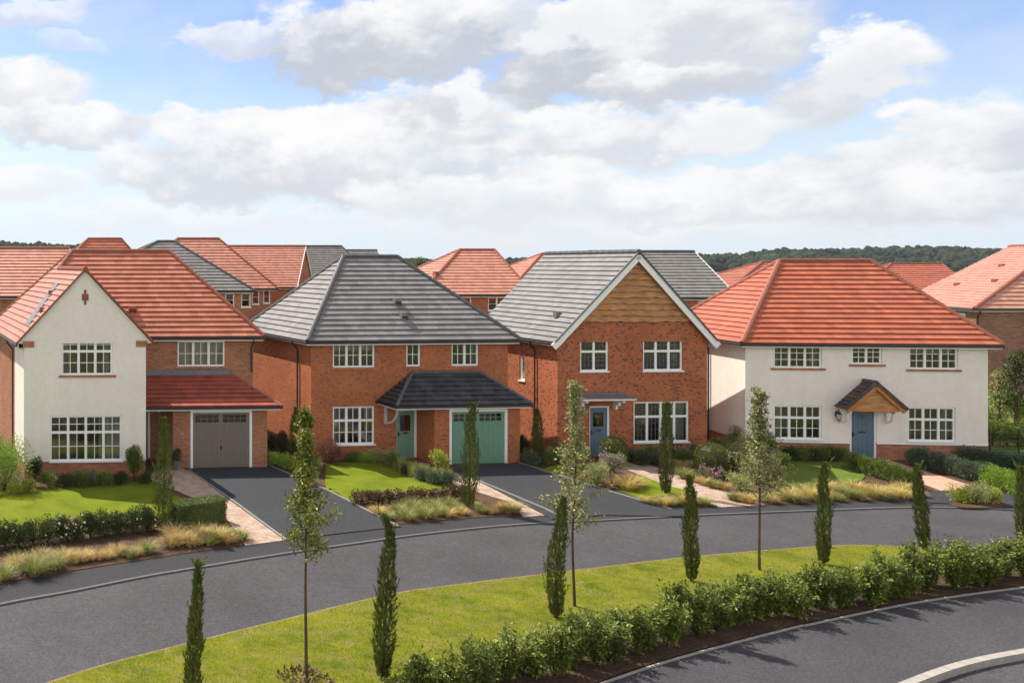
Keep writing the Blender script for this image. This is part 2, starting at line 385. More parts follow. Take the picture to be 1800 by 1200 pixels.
class House:
    def __init__(self, name, label, x, D, rdeg, t, z=0.0, group=None, cat='house'):
        self.r = R(rdeg); self.k = math.tan(math.atan(t) + self.r)
        self.root = tag(empty(name, ((x - PX) * D / FPX, D, z), self.r), label, cat, group)
    def S(self, p): return Vector((p[0] + self.k * p[1], p[1], p[2]))
    def mb(self): return MB(self.S)
    def add(self, mb, name, mats, parent=None, label=None): return mb.build(name, mats, parent or self.root, label)
    # walls with real openings: orient 'u' faces the street, 'v' faces left
    def wall(self, mb, orient, plane, a0, a1, z0, z1, holes=(), rev=.13):
        def m(a, d, z): return (a, plane + d, z) if orient == 'u' else (plane + d, a, z)
        A = sorted({a0, a1, *[h[0] for h in holes], *[h[1] for h in holes]}); Z = sorted({z0, z1, *[h[2] for h in holes], *[h[3] for h in holes]})
        A = [a for a in A if a0 <= a <= a1]; Z = [z for z in Z if z0 <= z <= z1]
        for p, q in zip(A, A[1:]):
            for s, w in zip(Z, Z[1:]):
                ca, cz = (p + q) / 2, (s + w) / 2
                if any(h[0] < ca < h[1] and h[2] < cz < h[3] for h in holes): continue
                c = [m(p, 0, s), m(q, 0, s), m(q, 0, w), m(p, 0, w)]
                mb.face(c if orient == 'u' else c[::-1], uv=[(p, s), (q, s), (q, w), (p, w)] if orient == 'u' else [(p, s), (q, s), (q, w), (p, w)][::-1])
        for h in holes:
            s0, s1 = max(h[2], z0), min(h[3], z1)
            if s1 <= s0: continue
            for (b, c2) in ((h[0], 1), (h[1], -1)):
                mb.face([m(b, 0, s0), m(b, rev, s0), m(b, rev, s1), m(b, 0, s1)], uv=[(0, s0), (rev, s0), (rev, s1), (0, s1)])
            if h[3] <= z1: mb.face([m(h[0], 0, h[3]), m(h[1], 0, h[3]), m(h[1], rev, h[3]), m(h[0], rev, h[3])])
            if h[2] >= z0: mb.face([m(h[0], 0, h[2]), m(h[1], 0, h[2]), m(h[1], rev, h[2]), m(h[0], rev, h[2])])
    def local(self, orient, plane):
        if orient == 'u': return lambda p: self.S((p[0], plane + p[1], p[2]))
        return lambda p: self.S((plane + p[1], p[0], p[2]))
    def window(self, orient, plane, a0, a1, z0, z1, cols, tr=None, top=(2, 2), bot=(2, 2), sill='white', curtain=None, lead=False, frame='white'):
        f = self.local(orient, plane); mb = MB(f); pb = MB(f); bb = MB(f); fw, mw = .075, .10
        d0, d1 = .045, .115
        e = .002
        mb.box(a0 + e, a0 + fw, d0, d1, z0 + e, z1 - e); mb.box(a1 - fw, a1 - e, d0, d1, z0 + e, z1 - e)
        mb.box(a0 + fw, a1 - fw, d0, d1, z0 + e, z0 + fw); mb.box(a0 + fw, a1 - fw, d0, d1, z1 - fw, z1 - e)
        A0, A1, Z0, Z1 = a0 + fw, a1 - fw, z0 + fw, z1 - fw
        cw = (A1 - A0 - mw * (cols - 1)) / cols
        zt = Z1 - (Z1 - Z0) * tr if tr else None
        bw = .015 if lead else .026
        for c in range(cols):
            x0 = A0 + c * (cw + mw); x1 = x0 + cw
            if c < cols - 1: mb.box(x1, x1 + mw, d0, d1, Z0, Z1)
            lights = [(Z0, Z1, bot)] if not tr else [(Z0, zt - mw / 2, bot), (zt + mw / 2, Z1, top)]
            if tr: mb.box(x0, x1, d0 + .003, d1, zt - mw / 2, zt + mw / 2)
            for (l0, l1, (bx, by)) in lights:
                for i in range(1, bx):
                    xx = x0 + (x1 - x0) * i / bx; bb.box(xx - bw / 2, xx + bw / 2, d0 + .02, d0 + .055, l0, l1)
                for i in range(1, by):
                    zz = l0 + (l1 - l0) * i / by; bb.box(x0, x1, d0 + .017, d0 + .052, zz - bw / 2, zz + bw / 2)
                pb.face([(x0, d0 + .04, l0), (x1, d0 + .04, l0), (x1, d0 + .04, l1), (x0, d0 + .04, l1)])
        w = self.add(mb, 'window', M[frame])
        pb.build('pane', M['glass'], w)
        if bb.v: bb.build('glazing_bars', M['lead'] if lead else M[frame], w)
        if sill:
            sb = MB(f)
            if sill == 'white': sb.box(a0 - .04, a1 + .04, -.05, d0, z0 - .045, z0 + .012)
            else:
                sb.box(a0 - .12, a1 + .12, -.055, .05, z0 - .09, z0 - .003)
            sb.build('sill', M['white'] if sill == 'white' else M['brick_red'], w)
        if curtain:
            def drape(c0, c1, dd, top, botz):
                cb = MB(f); n = 14
                for i in range(n):
                    p, q = c0 + (c1 - c0) * i / n, c0 + (c1 - c0) * (i + 1) / n
                    o, o2 = dd + .03 * math.sin(i * 2.1), dd + .03 * math.sin((i + 1) * 2.1)
                    cb.face([(p, o, botz), (q, o2, botz), (q, o2, top), (p, o, top)], smooth=True)
                cb.build('curtain', M['curtain'], w)
            W = a1 - a0
            if curtain == 'sides': drape(a0 + .03, a0 + W * .17, .3, z1 + .1, z0 - .2); drape(a1 - W * .17, a1 - .03, .3, z1 + .1, z0 - .2)
            if curtain == 'right': drape(a1 - W * .3, a1 - .03, .3, z1 + .1, z0 - .2)
            if curtain == 'left': drape(a0 + .03, a0 + W * .25, .3, z1 + .1, z0 - .2)
            if curtain == 'blind': drape(a0 + .02, a1 - .02, .25, z1 + .05, z1 - (z1 - z0) * .33)
            if curtain == 'net': drape(a0 + .02, a1 - .02, .35, z1 + .05, z0 - .1)
        return w
    def rooms(self, u0, u1, v0, v1, floors, split=()):
        b = self.mb()
        for z in floors: b.face([(u0, v0, z), (u1, v0, z), (u1, v1, z), (u0, v1, z)])
        b.face([(u0, v1 - .01, floors[0]), (u1, v1 - .01, floors[0]), (u1, v1 - .01, floors[-1]), (u0, v1 - .01, floors[-1])])
        for u in (u0 + .01, u1 - .01, *split): b.face([(u, v0, floors[0]), (u, v1, floors[0]), (u, v1, floors[-1]), (u, v0, floors[-1])])
        self.add(b, 'interior', M['interior'])
    def roof(self, planes, lines, mat, rmat, gauge=.29):
        b = MB()
        for p in planes: roof_plane(b, [self.S(q) for q in p], gauge)
        o = self.add(b, 'roof', M[mat])
        rb = MB()
        for A, B in lines:
            ridge_line(rb, self.S(A) + Vector((0, 0, .04)), self.S(B) + Vector((0, 0, .04)))
        rb.build('ridge_tiles', M[rmat], o)
        return o
    def eaves(self, edges, fascia='white', gutter='black', drop=.17, soffit=.34):
        "white fascia with a soffit behind and a black half-round gutter in front, along every eave"
        for A, B, inn in edges:      # inn: inward direction in plan
            fb, gb = self.mb(), self.mb()
            A, B, i = Vector(A), Vector(B), Vector(inn)
            o = -i
            up = Vector((0, 0, 1))
            a, b = A + i * .045 - up * (drop / 2 + .01), B + i * .045 - up * (drop / 2 + .01)
            fb.beam(a, b, .024, drop)
            fb.face([A + i * .03 - up * (drop + .004), B + i * .03 - up * (drop + .004), B + i * soffit - up * (drop + .004), A + i * soffit - up * (drop + .004)])
            ga, gb_ = A + o * .03 - up * .065, B + o * .03 - up * .065
            gb.tube([ga, gb_], .058, 8)
            self.add(fb, 'fascia', M[fascia]); self.add(gb, 'gutter', M[gutter])
    def pipe(self, u, v, ztop, zbot=.05, du=-.07, dv=0, out=.25):
        b = self.mb()
        b.tube([(u + du - out * (1 if du else 0), v + dv - (out if dv else 0), ztop), (u + du - out * .9 * (1 if du else 0), v + dv - (out * .9 if dv else 0), ztop - .12), (u + du, v + dv, ztop - .38), (u + du, v + dv, zbot)], .036, 7)
        self.add(b, 'downpipe', M['black'])
    def vent(self, mat, P, eave_dir=(1, 0, 0), s=.2):
        "small cowl on the roof slope"
        p = self.S(P); b = MB()
        b.face([p + Vector(q) for q in ((-s, -.25, .16), (s, -.25, .16), (s, .12, .2), (-s, .12, .2))], raw=True)
        b.face([p + Vector(q) for q in ((-s, -.25, .0), (s, -.25, .0), (s, -.25, .16), (-s, -.25, .16))], raw=True)
        b.face([p + Vector(q) for q in ((-s, -.25, -.2), (-s, .12, -.2), (-s, .12, .2), (-s, -.25, .16))], raw=True)
        b.face([p + Vector(q) for q in ((s, -.25, -.2), (s, .12, -.2), (s, .12, .2), (s, -.25, .16))], raw=True)
        self.add(b, 'roof_vent', M[mat])
    def door(self, plane, a0, a1, z0, z1, mat, glazed=None, frame_right=.09, frame_left=.09, planks=False, knocker=False):
        f = self.local('u', plane); fb = MB(f)
        if frame_left: fb.box(a0, a0 + frame_left, .03, .12, z0, z1)
        if frame_right: fb.box(a1 - frame_right, a1, .03, .12, z0, z1)
        fb.box(a0 + frame_left, a1 - frame_right, .03, .12, z1 - .07, z1)
        fr = self.add(fb, 'door_frame', M['white'])
        x0, x1, y1 = a0 + frame_left, a1 - frame_right, z1 - .07
        db = MB(f); w = x1 - x0
        if glazed:
            gx0, gx1, gz0, gz1 = x0 + w * .2, x1 - w * .2, z0 + (y1 - z0) * glazed[0], z0 + (y1 - z0) * glazed[1]
            db.box(x0, x1, .07, .11, z0, gz0); db.box(x0, x1, .07, .11, gz1, y1); db.box(x0, gx0, .07, .11, gz0, gz1); db.box(gx1, x1, .07, .11, gz0, gz1)
        else: db.box(x0, x1, .07, .11, z0, y1)
        for i in range(1, 5):   # raised planks
            xx = x0 + w * i / 5; top = gz0 - .05 if glazed else y1 - .12
            db.box(xx - w * .1 + .008, xx + w * .1 - .008, .062, .07, z0 + .14, top)
        d = self.add(db, 'door', M[mat])
        if glazed:
            pb = MB(f); pb.face([(gx0, .09, gz0), (gx1, .09, gz0), (gx1, .09, gz1), (gx0, .09, gz1)]); pb.build('pane', M['glass'], d)
        lb = MB(f); lz = z0 + (y1 - z0) * .52; lb.box(x0 + w * .36, x1 - w * .36, .04, .062, lz - .03, lz + .03); lb.build('letter_plate', M['black'], d)
        hb = MB(f); hb.box(x0 + .06, x0 + .1, .035, .07, z0 + .92, z0 + 1.12); hb.tube([(x0 + .08, .02, z0 + 1.03), (x0 + .2, .02, z0 + 1.03)], .013, 6); hb.build('handle', M['black'], d)
        if knocker:
            kb = MB(f); n = 12; cz = z0 + (y1 - z0) * .84; cx = (x0 + x1) / 2
            kb.tube([(cx + .075 * math.cos(6.283 * i / n), .045, cz + .075 * math.sin(6.283 * i / n)) for i in range(n + 1)], .014, 6); kb.build('knocker', M['lead'], d)
        return d
    def garage_door(self, plane, a0, a1, z0, z1, mat):
        f = self.local('u', plane); fb = MB(f); w = .1
        fb.box(a0, a0 + w, -.015, .1, z0, z1); fb.box(a1 - w, a1, -.015, .1, z0, z1); fb.box(a0 + w, a1 - w, -.013, .1, z1 - w, z1)
        fo = self.add(fb, 'garage_frame', M['white'])
        x0, x1, y1 = a0 + w, a1 - w, z1 - w; W = x1 - x0
        db = MB(f); gl0, gl1 = y1 - .42, y1 - .1
        db.box(x0, x1, .05, .09, z0, gl0); db.box(x0, x1, .05, .09, gl1, y1)
        mid = (x0 + x1) / 2
        g = [(x0 + .12, mid - .08), (mid + .08, x1 - .12)]
        db.box(x0, g[0][0], .05, .09, gl0, gl1); db.box(g[0][1], g[1][0], .05, .09, gl0, gl1); db.box(g[1][1], x1, .05, .09, gl0, gl1)
        nr = 20
        for s0, s1 in ((x0 + .05, mid - .03), (mid + .03, x1 - .05)):
            for i in range(nr // 2):
                p = s0 + (s1 - s0) * i / (nr // 2); q = s0 + (s1 - s0) * (i + 1) / (nr // 2)
                db.box(p + .012, q - .012, .036, .05, z0 + .05, gl0 - .06)
        d = self.add(db, 'garage_door', M[mat])
        pb, bb = MB(f), MB(f)
        for p, q in g:
            pb.face([(p, .08, gl0), (q, .08, gl0), (q, .08, gl1), (p, .08, gl1)])
            for i in range(1, 4): xx = p + (q - p) * i / 4; bb.box(xx - .014, xx + .014, .055, .078, gl0, gl1)
            zz = (gl0 + gl1) / 2; bb.box(p, q, .057, .076, zz - .012, zz + .012)
        pb.build('pane', M['glass'], d); bb.build('glazing_bars', M[mat], d)
        hb = MB(f); cz = z0 + .85; hb.box(mid - .03, mid + .03, .015, .036, cz - .06, cz + .06); hb.tube([(mid, .005, cz - .04), (mid, .005, cz + .07)], .014, 6); hb.build('handle', M['black'], d)
        return d

# ------------------------------------------------------------------ house 1: rendered gable, red roof, taupe garage
def house_one():
    H = House('gabled_house', 'red roofed house with tall off-white gable and taupe garage door', 42, 33.9, 3, -.19)
    w, ez = 4.88, 5.36; W = 10.5; mv = 3.0; ap = w / 2; az = 8.28
    ov = .28; pitch = (az - ez) / (ap + ov)
    up = (1.50, 3.55, 4.10, 5.60); lo = (1.04, 3.92, .67, 2.49)
    b = H.mb(); H.wall(b, 'u', 0, 0, w, .66, ez, [up, lo])
    b.face([(-ov + .03, 0, ez), (w + ov - .03, 0, ez), (ap, 0, az - .03)], uv=None)
    H.wall(b, 'v', 0, 0, 2.6, .66, ez)
    b.face([(w, 0, .66), (w, mv, .66), (w, mv, ez), (w, 0, ez)])
    H.add(b, 'wall', M['render'], label='off-white rendered gable wall')
    b = H.mb(); H.wall(b, 'u', .03, .03, w - .03, -.05, .66); H.wall(b, 'v', .03, .03, 2.6, -.05, .66)
    b.face([(w - .03, .03, -.05), (w - .03, mv, -.05), (w - .03, mv, .66), (w - .03, .03, .66)])
    H.add(b, 'plinth', M['brick_red'])
    b = H.mb()
    sw = (4.95, 5.2, 4.05, 5.1); mw = (7.15, 9.25, 4.05, 5.17); pd = (5.02, 5.95, .1, 2.15)
    H.wall(b, 'u', mv, w, W, -.05, ez, [mw, pd, sw])
    H.wall(b, 'v', .03, 2.6, 9.4, -.05, ez)
    b.face([(W, mv, -.05), (W, 9.4, -.05), (W, 9.4, ez), (W, mv, ez)]); b.face([(0, 9.4, -.05), (W, 9.4, -.05), (W, 9.4, ez), (0, 9.4, ez)])
    H.add(b, 'brick_wall', M['brick_brown'])
    # kneeler blocks and the brick cross
    for u0, u1 in ((-.04, .40), (w - .40, w + .04)):
        b = H.mb(); b.box(u0, u1, -.045, .0, ez - .14, ez + .10); H.add(b, 'kneeler', M['brick_brown'])
    b = H.mb(); b.box(ap - .045, ap + .045, -.03, 0, az - 1.37, az - .78); b.box(ap - .13, ap - .046, -.028, 0, az - 1.2, az - .95); b.box(ap + .046, ap + .13, -.028, 0, az - 1.2, az - .95)
    H.add(b, 'gable_cross', M['ridge_red'])
    H.window('u', 0, *up, 3, .36, (2, 2), (2, 2), 'brick', 'sides'); H.window('u', 0, *lo, 4, .36, (2, 2), (2, 2), 'white', 'right')
    H.window('u', mv, *mw, 3, None, bot=(2, 2), sill='brick', curtain='net'); H.window('u', mv, *sw, 1, None, bot=(1, 2), sill='white')
    H.rooms(.3, w - .2, .3, 2.3, [.1, 2.55, 2.75, 5.3], (2.6,)); H.rooms(w + .1, W - .15, mv + .2, mv + 3, [.1, 2.55, 2.75, 5.3])
    # main hip and the gable roof
    mid = mv + 3.2; rz = ez + pitch * (mid - mv + ov); ul = -ov + (rz - ez) / pitch; ur = W + .35 - 3.05
    e = ez
    vb = mv - ov + (az - ez) / pitch
    L, Rr, bk = -ov, W + .35, 2 * mid - mv + ov
    planes = [[(L, -.07, e), (L, vb, e), (ap, vb, az), (ap, -.07, az)],
              [(L, vb, e), (L, bk, e), (ul, mid, rz), (ap, vb, az)],
              [(w + ov, -.07, e), (w + ov, vb, e), (ap, vb, az), (ap, -.07, az)],
              [(L, mv - ov, e), (Rr, mv - ov, e), (ur, mid, rz), (ul, mid, rz)],
              [(Rr, mv - ov, e), (Rr, bk, e), (ur, mid, rz)],
              [(L, bk, e), (Rr, bk, e), (ur, mid, rz), (ul, mid, rz)]]
    lines = [((ap, -.07, az), (ap, vb, az)), ((ul, mid, rz), (ur, mid, rz)), ((ur, mid, rz), (Rr, mv - ov, e)), ((ap, vb, az), (ul, mid, rz)), ((ul, mid, rz), (L, bk, e))]
    H.roof(planes, lines, 'tile_red', 'ridge_red')
    b = H.mb()   # brick-coloured verge up both sides of the gable
    b.beam((L, -.08, e + .05), (ap, -.08, az + .05), .07, .09, up=(0, 1, 0)); b.beam((ap, -.08, az + .05), (w + ov, -.08, e + .05), .07, .09, up=(0, 1, 0))
    H.add(b, 'verge', M['ridge_red'])
    H.eaves([((w + ov, mv - ov, e), (Rr, mv - ov, e), (0, 1, 0)), ((L, -.07, e), (L, bk, e), (1, 0, 0)), ((Rr, mv - ov, e), (Rr, bk, e), (-1, 0, 0))], 'white', 'black')
    H.pipe(0, 2.75, ez - .1, .05); H.pipe(W - .1, mv, ez - .1, 3.8, du=0, dv=-.07)
    # grey strip and cowls on the left slope
    def onl(d, v): return H.S((L + d, v, e + pitch * d + .0))
    nrm = Vector((-pitch, 0, 1)).normalized()
    b = MB(); q = [onl(.6, .55), onl(.6, 1.5), onl(2.15, 3.1), onl(2.15, 2.3)]
    b.face([p + nrm * .075 for p in q], raw=True)
    for i in range(4): b.face([q[i], q[(i + 1) % 4], q[(i + 1) % 4] + nrm * .075, q[i] + nrm * .075], raw=True)
    H.add(b, 'lead_strip', M['lead'])
    for d, v in ((1.15, .75), (1.75, 2.1)):
        p = onl(d, v); b = MB(); b.box(p.x - .12, p.x + .1, p.y - .12, p.y + .1, p.z - .05, p.z + .17); H.add(b, 'roof_vent', M['ridge_red'])
    H.vent('ridge_red', (5.35, mv - ov + 1.05, e + pitch * 1.05 + .02), s=.16)
    # garage and porch under a hipped lean-to roof
    gv, gu = 1.35, 6.42
    gd = (7.15, 9.75, .0, 2.42)
    b = H.mb(); H.wall(b, 'u', gv, gu, W - .1, -.05, 2.6, [gd])
    H.wall(b, 'v', gu, gv, mv, -.05, 2.6); b.face([(W - .1, gv, -.05), (W - .1, mv, -.05), (W - .1, mv, 2.6), (W - .1, gv, 2.6)])
    H.add(b, 'garage_wall', M['brick_brown'])
    H.garage_door(gv, *gd, 'door_taupe')
    H.door(mv, *pd, 'door_brown', (.55, .9))
    cz0, cz1, cv, cr, hr = 2.62, 3.72, gv - .35, W + .35, W - 1.05
    b = MB()
    roof_plane(b, [H.S(p) for p in ((w, cv, cz0), (cr, cv, cz0), (hr, mv, cz1), (w, mv, cz1))], .27)
    roof_plane(b, [H.S(p) for p in ((cr, cv, cz0), (cr, mv, cz0), (hr, mv, cz1))], .27)
    c = H.add(b, 'canopy', M['tile_red_shaded'])
    rb = MB(); ridge_line(rb, H.S((hr, mv, cz1)) + Vector((0, 0, .03)), H.S((cr, cv, cz0)) + Vector((0, 0, .03)), .07); rb.build('ridge_tiles', M['ridge_red'], c)
    b = H.mb(); b.face([(w, mv - .012, cz1 + .2), (hr, mv - .012, cz1 + .2), (hr, mv - .17, cz1 - .02), (w, mv - .17, cz1 - .02)]); b.build('flashing', M['lead'], c)
    fb, gb = H.mb(), H.mb()
    fb.beam((w, cv + .05, cz0 - .09), (cr - .04, cv + .05, cz0 - .09), .024, .15); fb.beam((cr - .05, cv + .07, cz0 - .09), (cr - .05, mv, cz0 - .09), .024, .15)
    fb.face([(w, cv + .06, cz0 - .16), (cr - .06, cv + .06, cz0 - .16), (cr - .06, mv, cz0 - .16), (w, mv, cz0 - .16)])
    gb.tube([(w, cv - .03, cz0 - .05), (cr, cv - .03, cz0 - .05)], .055, 8); gb.tube([(cr + .03, cv, cz0 - .05), (cr + .03, mv, cz0 - .05)], .055, 8)
    fb.build('canopy_fascia', M['white'], c); gb.build('canopy_gutter', M['black'], c)
    b = H.mb(); b.box(6.72, 6.86, gv - .04, gv, 1.42, 1.50); H.add(b, 'house_number_plate', M['kerb_pale'])
    return H

# ------------------------------------------------------------------ house 2: orange brick, grey hip, green doors
def house_two():
    H = House('hipped_house', 'orange brick house with grey hipped roof and sage green garage door', 547, 37.0, 5, -.19)
    W, ez = 8.97, 5.2; ov = .32; dp = 6.4
    w1, w2, w3, w4 = (.97, 2.87, 4.02, 5.08), (4.30, 4.95, 4.04, 5.08), (6.37, 7.62, 4.04, 5.08), (.97, 2.85, .67, 2.33)
    pd = (3.86, 4.78, .06, 2.18)
    b = H.mb(); H.wall(b, 'u', 0, 0, W, -.05, ez, [w1, w2, w3, w4, pd]); H.wall(b, 'v', 0, 0, dp, -.05, ez)
    b.face([(W, 0, -.05), (W, dp, -.05), (W, dp, ez), (W, 0, ez)]); b.face([(0, dp, -.05), (W, dp, -.05), (W, dp, ez), (0, dp, ez)])
    H.add(b, 'wall', M['brick_orange'])
    H.window('u', 0, *w1, 3, None, bot=(2, 2), sill='brick', curtain='blind'); H.window('u', 0, *w2, 1, None, bot=(2, 2), sill='brick')
    H.window('u', 0, *w3, 2, None, bot=(2, 2), sill='brick', curtain='sides'); H.window('u', 0, *w4, 3, .36, (2, 1), (2, 2), 'white', 'sides')
    H.rooms(.2, W - .2, .25, 2.3, [.08, 2.5, 2.7, 5.2], (3.5, 5.6))
    mid = dp / 2; rz = 8.84; L, Rr, f, k = -ov, W + ov, -ov, dp + ov; ul, ur = 3.17, 5.8
    e = ez
    planes = [[(L, f, e), (Rr, f, e), (ur, mid, rz), (ul, mid, rz)], [(L, f, e), (L, k, e), (ul, mid, rz)], [(Rr, f, e), (Rr, k, e), (ur, mid, rz)], [(L, k, e), (Rr, k, e), (ur, mid, rz), (ul, mid, rz)]]
    lines = [((ul, mid, rz), (ur, mid, rz)), ((ul, mid, rz), (L, f, e)), ((ur, mid, rz), (Rr, f, e)), ((ul, mid, rz), (L, k, e)), ((ur, mid, rz), (Rr, k, e))]
    H.roof(planes, lines, 'tile_grey', 'ridge_grey')
    H.eaves([((L, f, e), (Rr, f, e), (0, 1, 0)), ((L, f, e), (L, k, e), (1, 0, 0)), ((Rr, f, e), (Rr, k, e), (-1, 0, 0))])
    H.pipe(0, 1.15, ez - .1)
    pz = (rz - e) / (mid + ov)
    for u, d in ((4.55, 1.0), (4.5, .62)):
        dd = d / .3 * .55 if False else d * 1.55; H.vent('lead', (u, f + dd, e + pz * dd + .02), s=.14)
    # garage under a hipped canopy
    gv, gu, gr = -1.2, 4.80, 8.62; gd = (5.46, 8.05, .0, 2.34)
    b = H.mb(); H.wall(b, 'u', gv, gu, gr, -.05, 2.5, [gd]); H.wall(b, 'v', gu, gv, 0, -.05, 2.5)
    b.face([(gr, gv, -.05), (gr, 0, -.05), (gr, 0, 2.5), (gr, gv, 2.5)])
    H.add(b, 'garage_wall', M['brick_orange'])
    H.garage_door(gv, *gd, 'door_green'); H.door(0, *pd, 'door_green', (.56, .9), frame_left=.03)
    cz0, cz1, cv, cl, cr, hl, hr = 2.56, 3.74, -1.5, 2.95, 8.95, 4.55, 7.65
    b = MB()
    for p in (((cl, cv, cz0), (cr, cv, cz0), (hr, 0, cz1), (hl, 0, cz1)), ((cl, cv, cz0), (cl, 0, cz0), (hl, 0, cz1)), ((cr, cv, cz0), (cr, 0, cz0), (hr, 0, cz1))): roof_plane(b, [H.S(q) for q in p], .26)
    c = H.add(b, 'canopy', M['tile_dark'])
    rb = MB()
    for A, B in (((hl, -.02, cz1), (hr, -.02, cz1)), ((hl, 0, cz1), (cl, cv, cz0)), ((hr, 0, cz1), (cr, cv, cz0))): ridge_line(rb, H.S(A) + Vector((0, 0, .03)), H.S(B) + Vector((0, 0, .03)), .075)
    rb.build('ridge_tiles', M['ridge_grey'], c)
    fb, gb = H.mb(), H.mb()
    fb.beam((cl + .04, cv + .05, cz0 - .09), (cr - .04, cv + .05, cz0 - .09), .024, .14); fb.beam((cl + .05, cv + .07, cz0 - .09), (cl + .05, 0, cz0 - .09), .024, .14); fb.beam((cr - .05, cv + .07, cz0 - .09), (cr - .05, 0, cz0 - .09), .024, .14)
    fb.face([(cl + .06, cv + .06, cz0 - .15), (cr - .06, cv + .06, cz0 - .15), (cr - .06, 0, cz0 - .15), (cl + .06, 0, cz0 - .15)])
    for A, B in (((cl, cv - .03, cz0 - .05), (cr, cv - .03, cz0 - .05)), ((cl - .03, cv, cz0 - .05), (cl - .03, 0, cz0 - .05)), ((cr + .03, cv, cz0 - .05), (cr + .03, 0, cz0 - .05))): gb.tube([A, B], .05, 8)
    fb.build('canopy_fascia', M['white'], c); gb.build('canopy_gutter', M['black'], c)
    b = H.mb(); u = 3.32      # gallows bracket
    b.box(u - .05, u + .05, -.09, -.0, 1.55, cz0 - .17); b.box(u - .05, u + .05, -1.2, -.09, cz0 - .27, cz0 - .17)
    pts = [(u, -.09 - .85 * math.sin(a), 1.62 + .68 * (1 - math.cos(a))) for a in [R(q) for q in range(0, 91, 15)]]
    for A, B in zip(pts, pts[1:]): b.beam(A, B, .08, .09)
    b.build('bracket', M['grey_paint'], c)
    return H

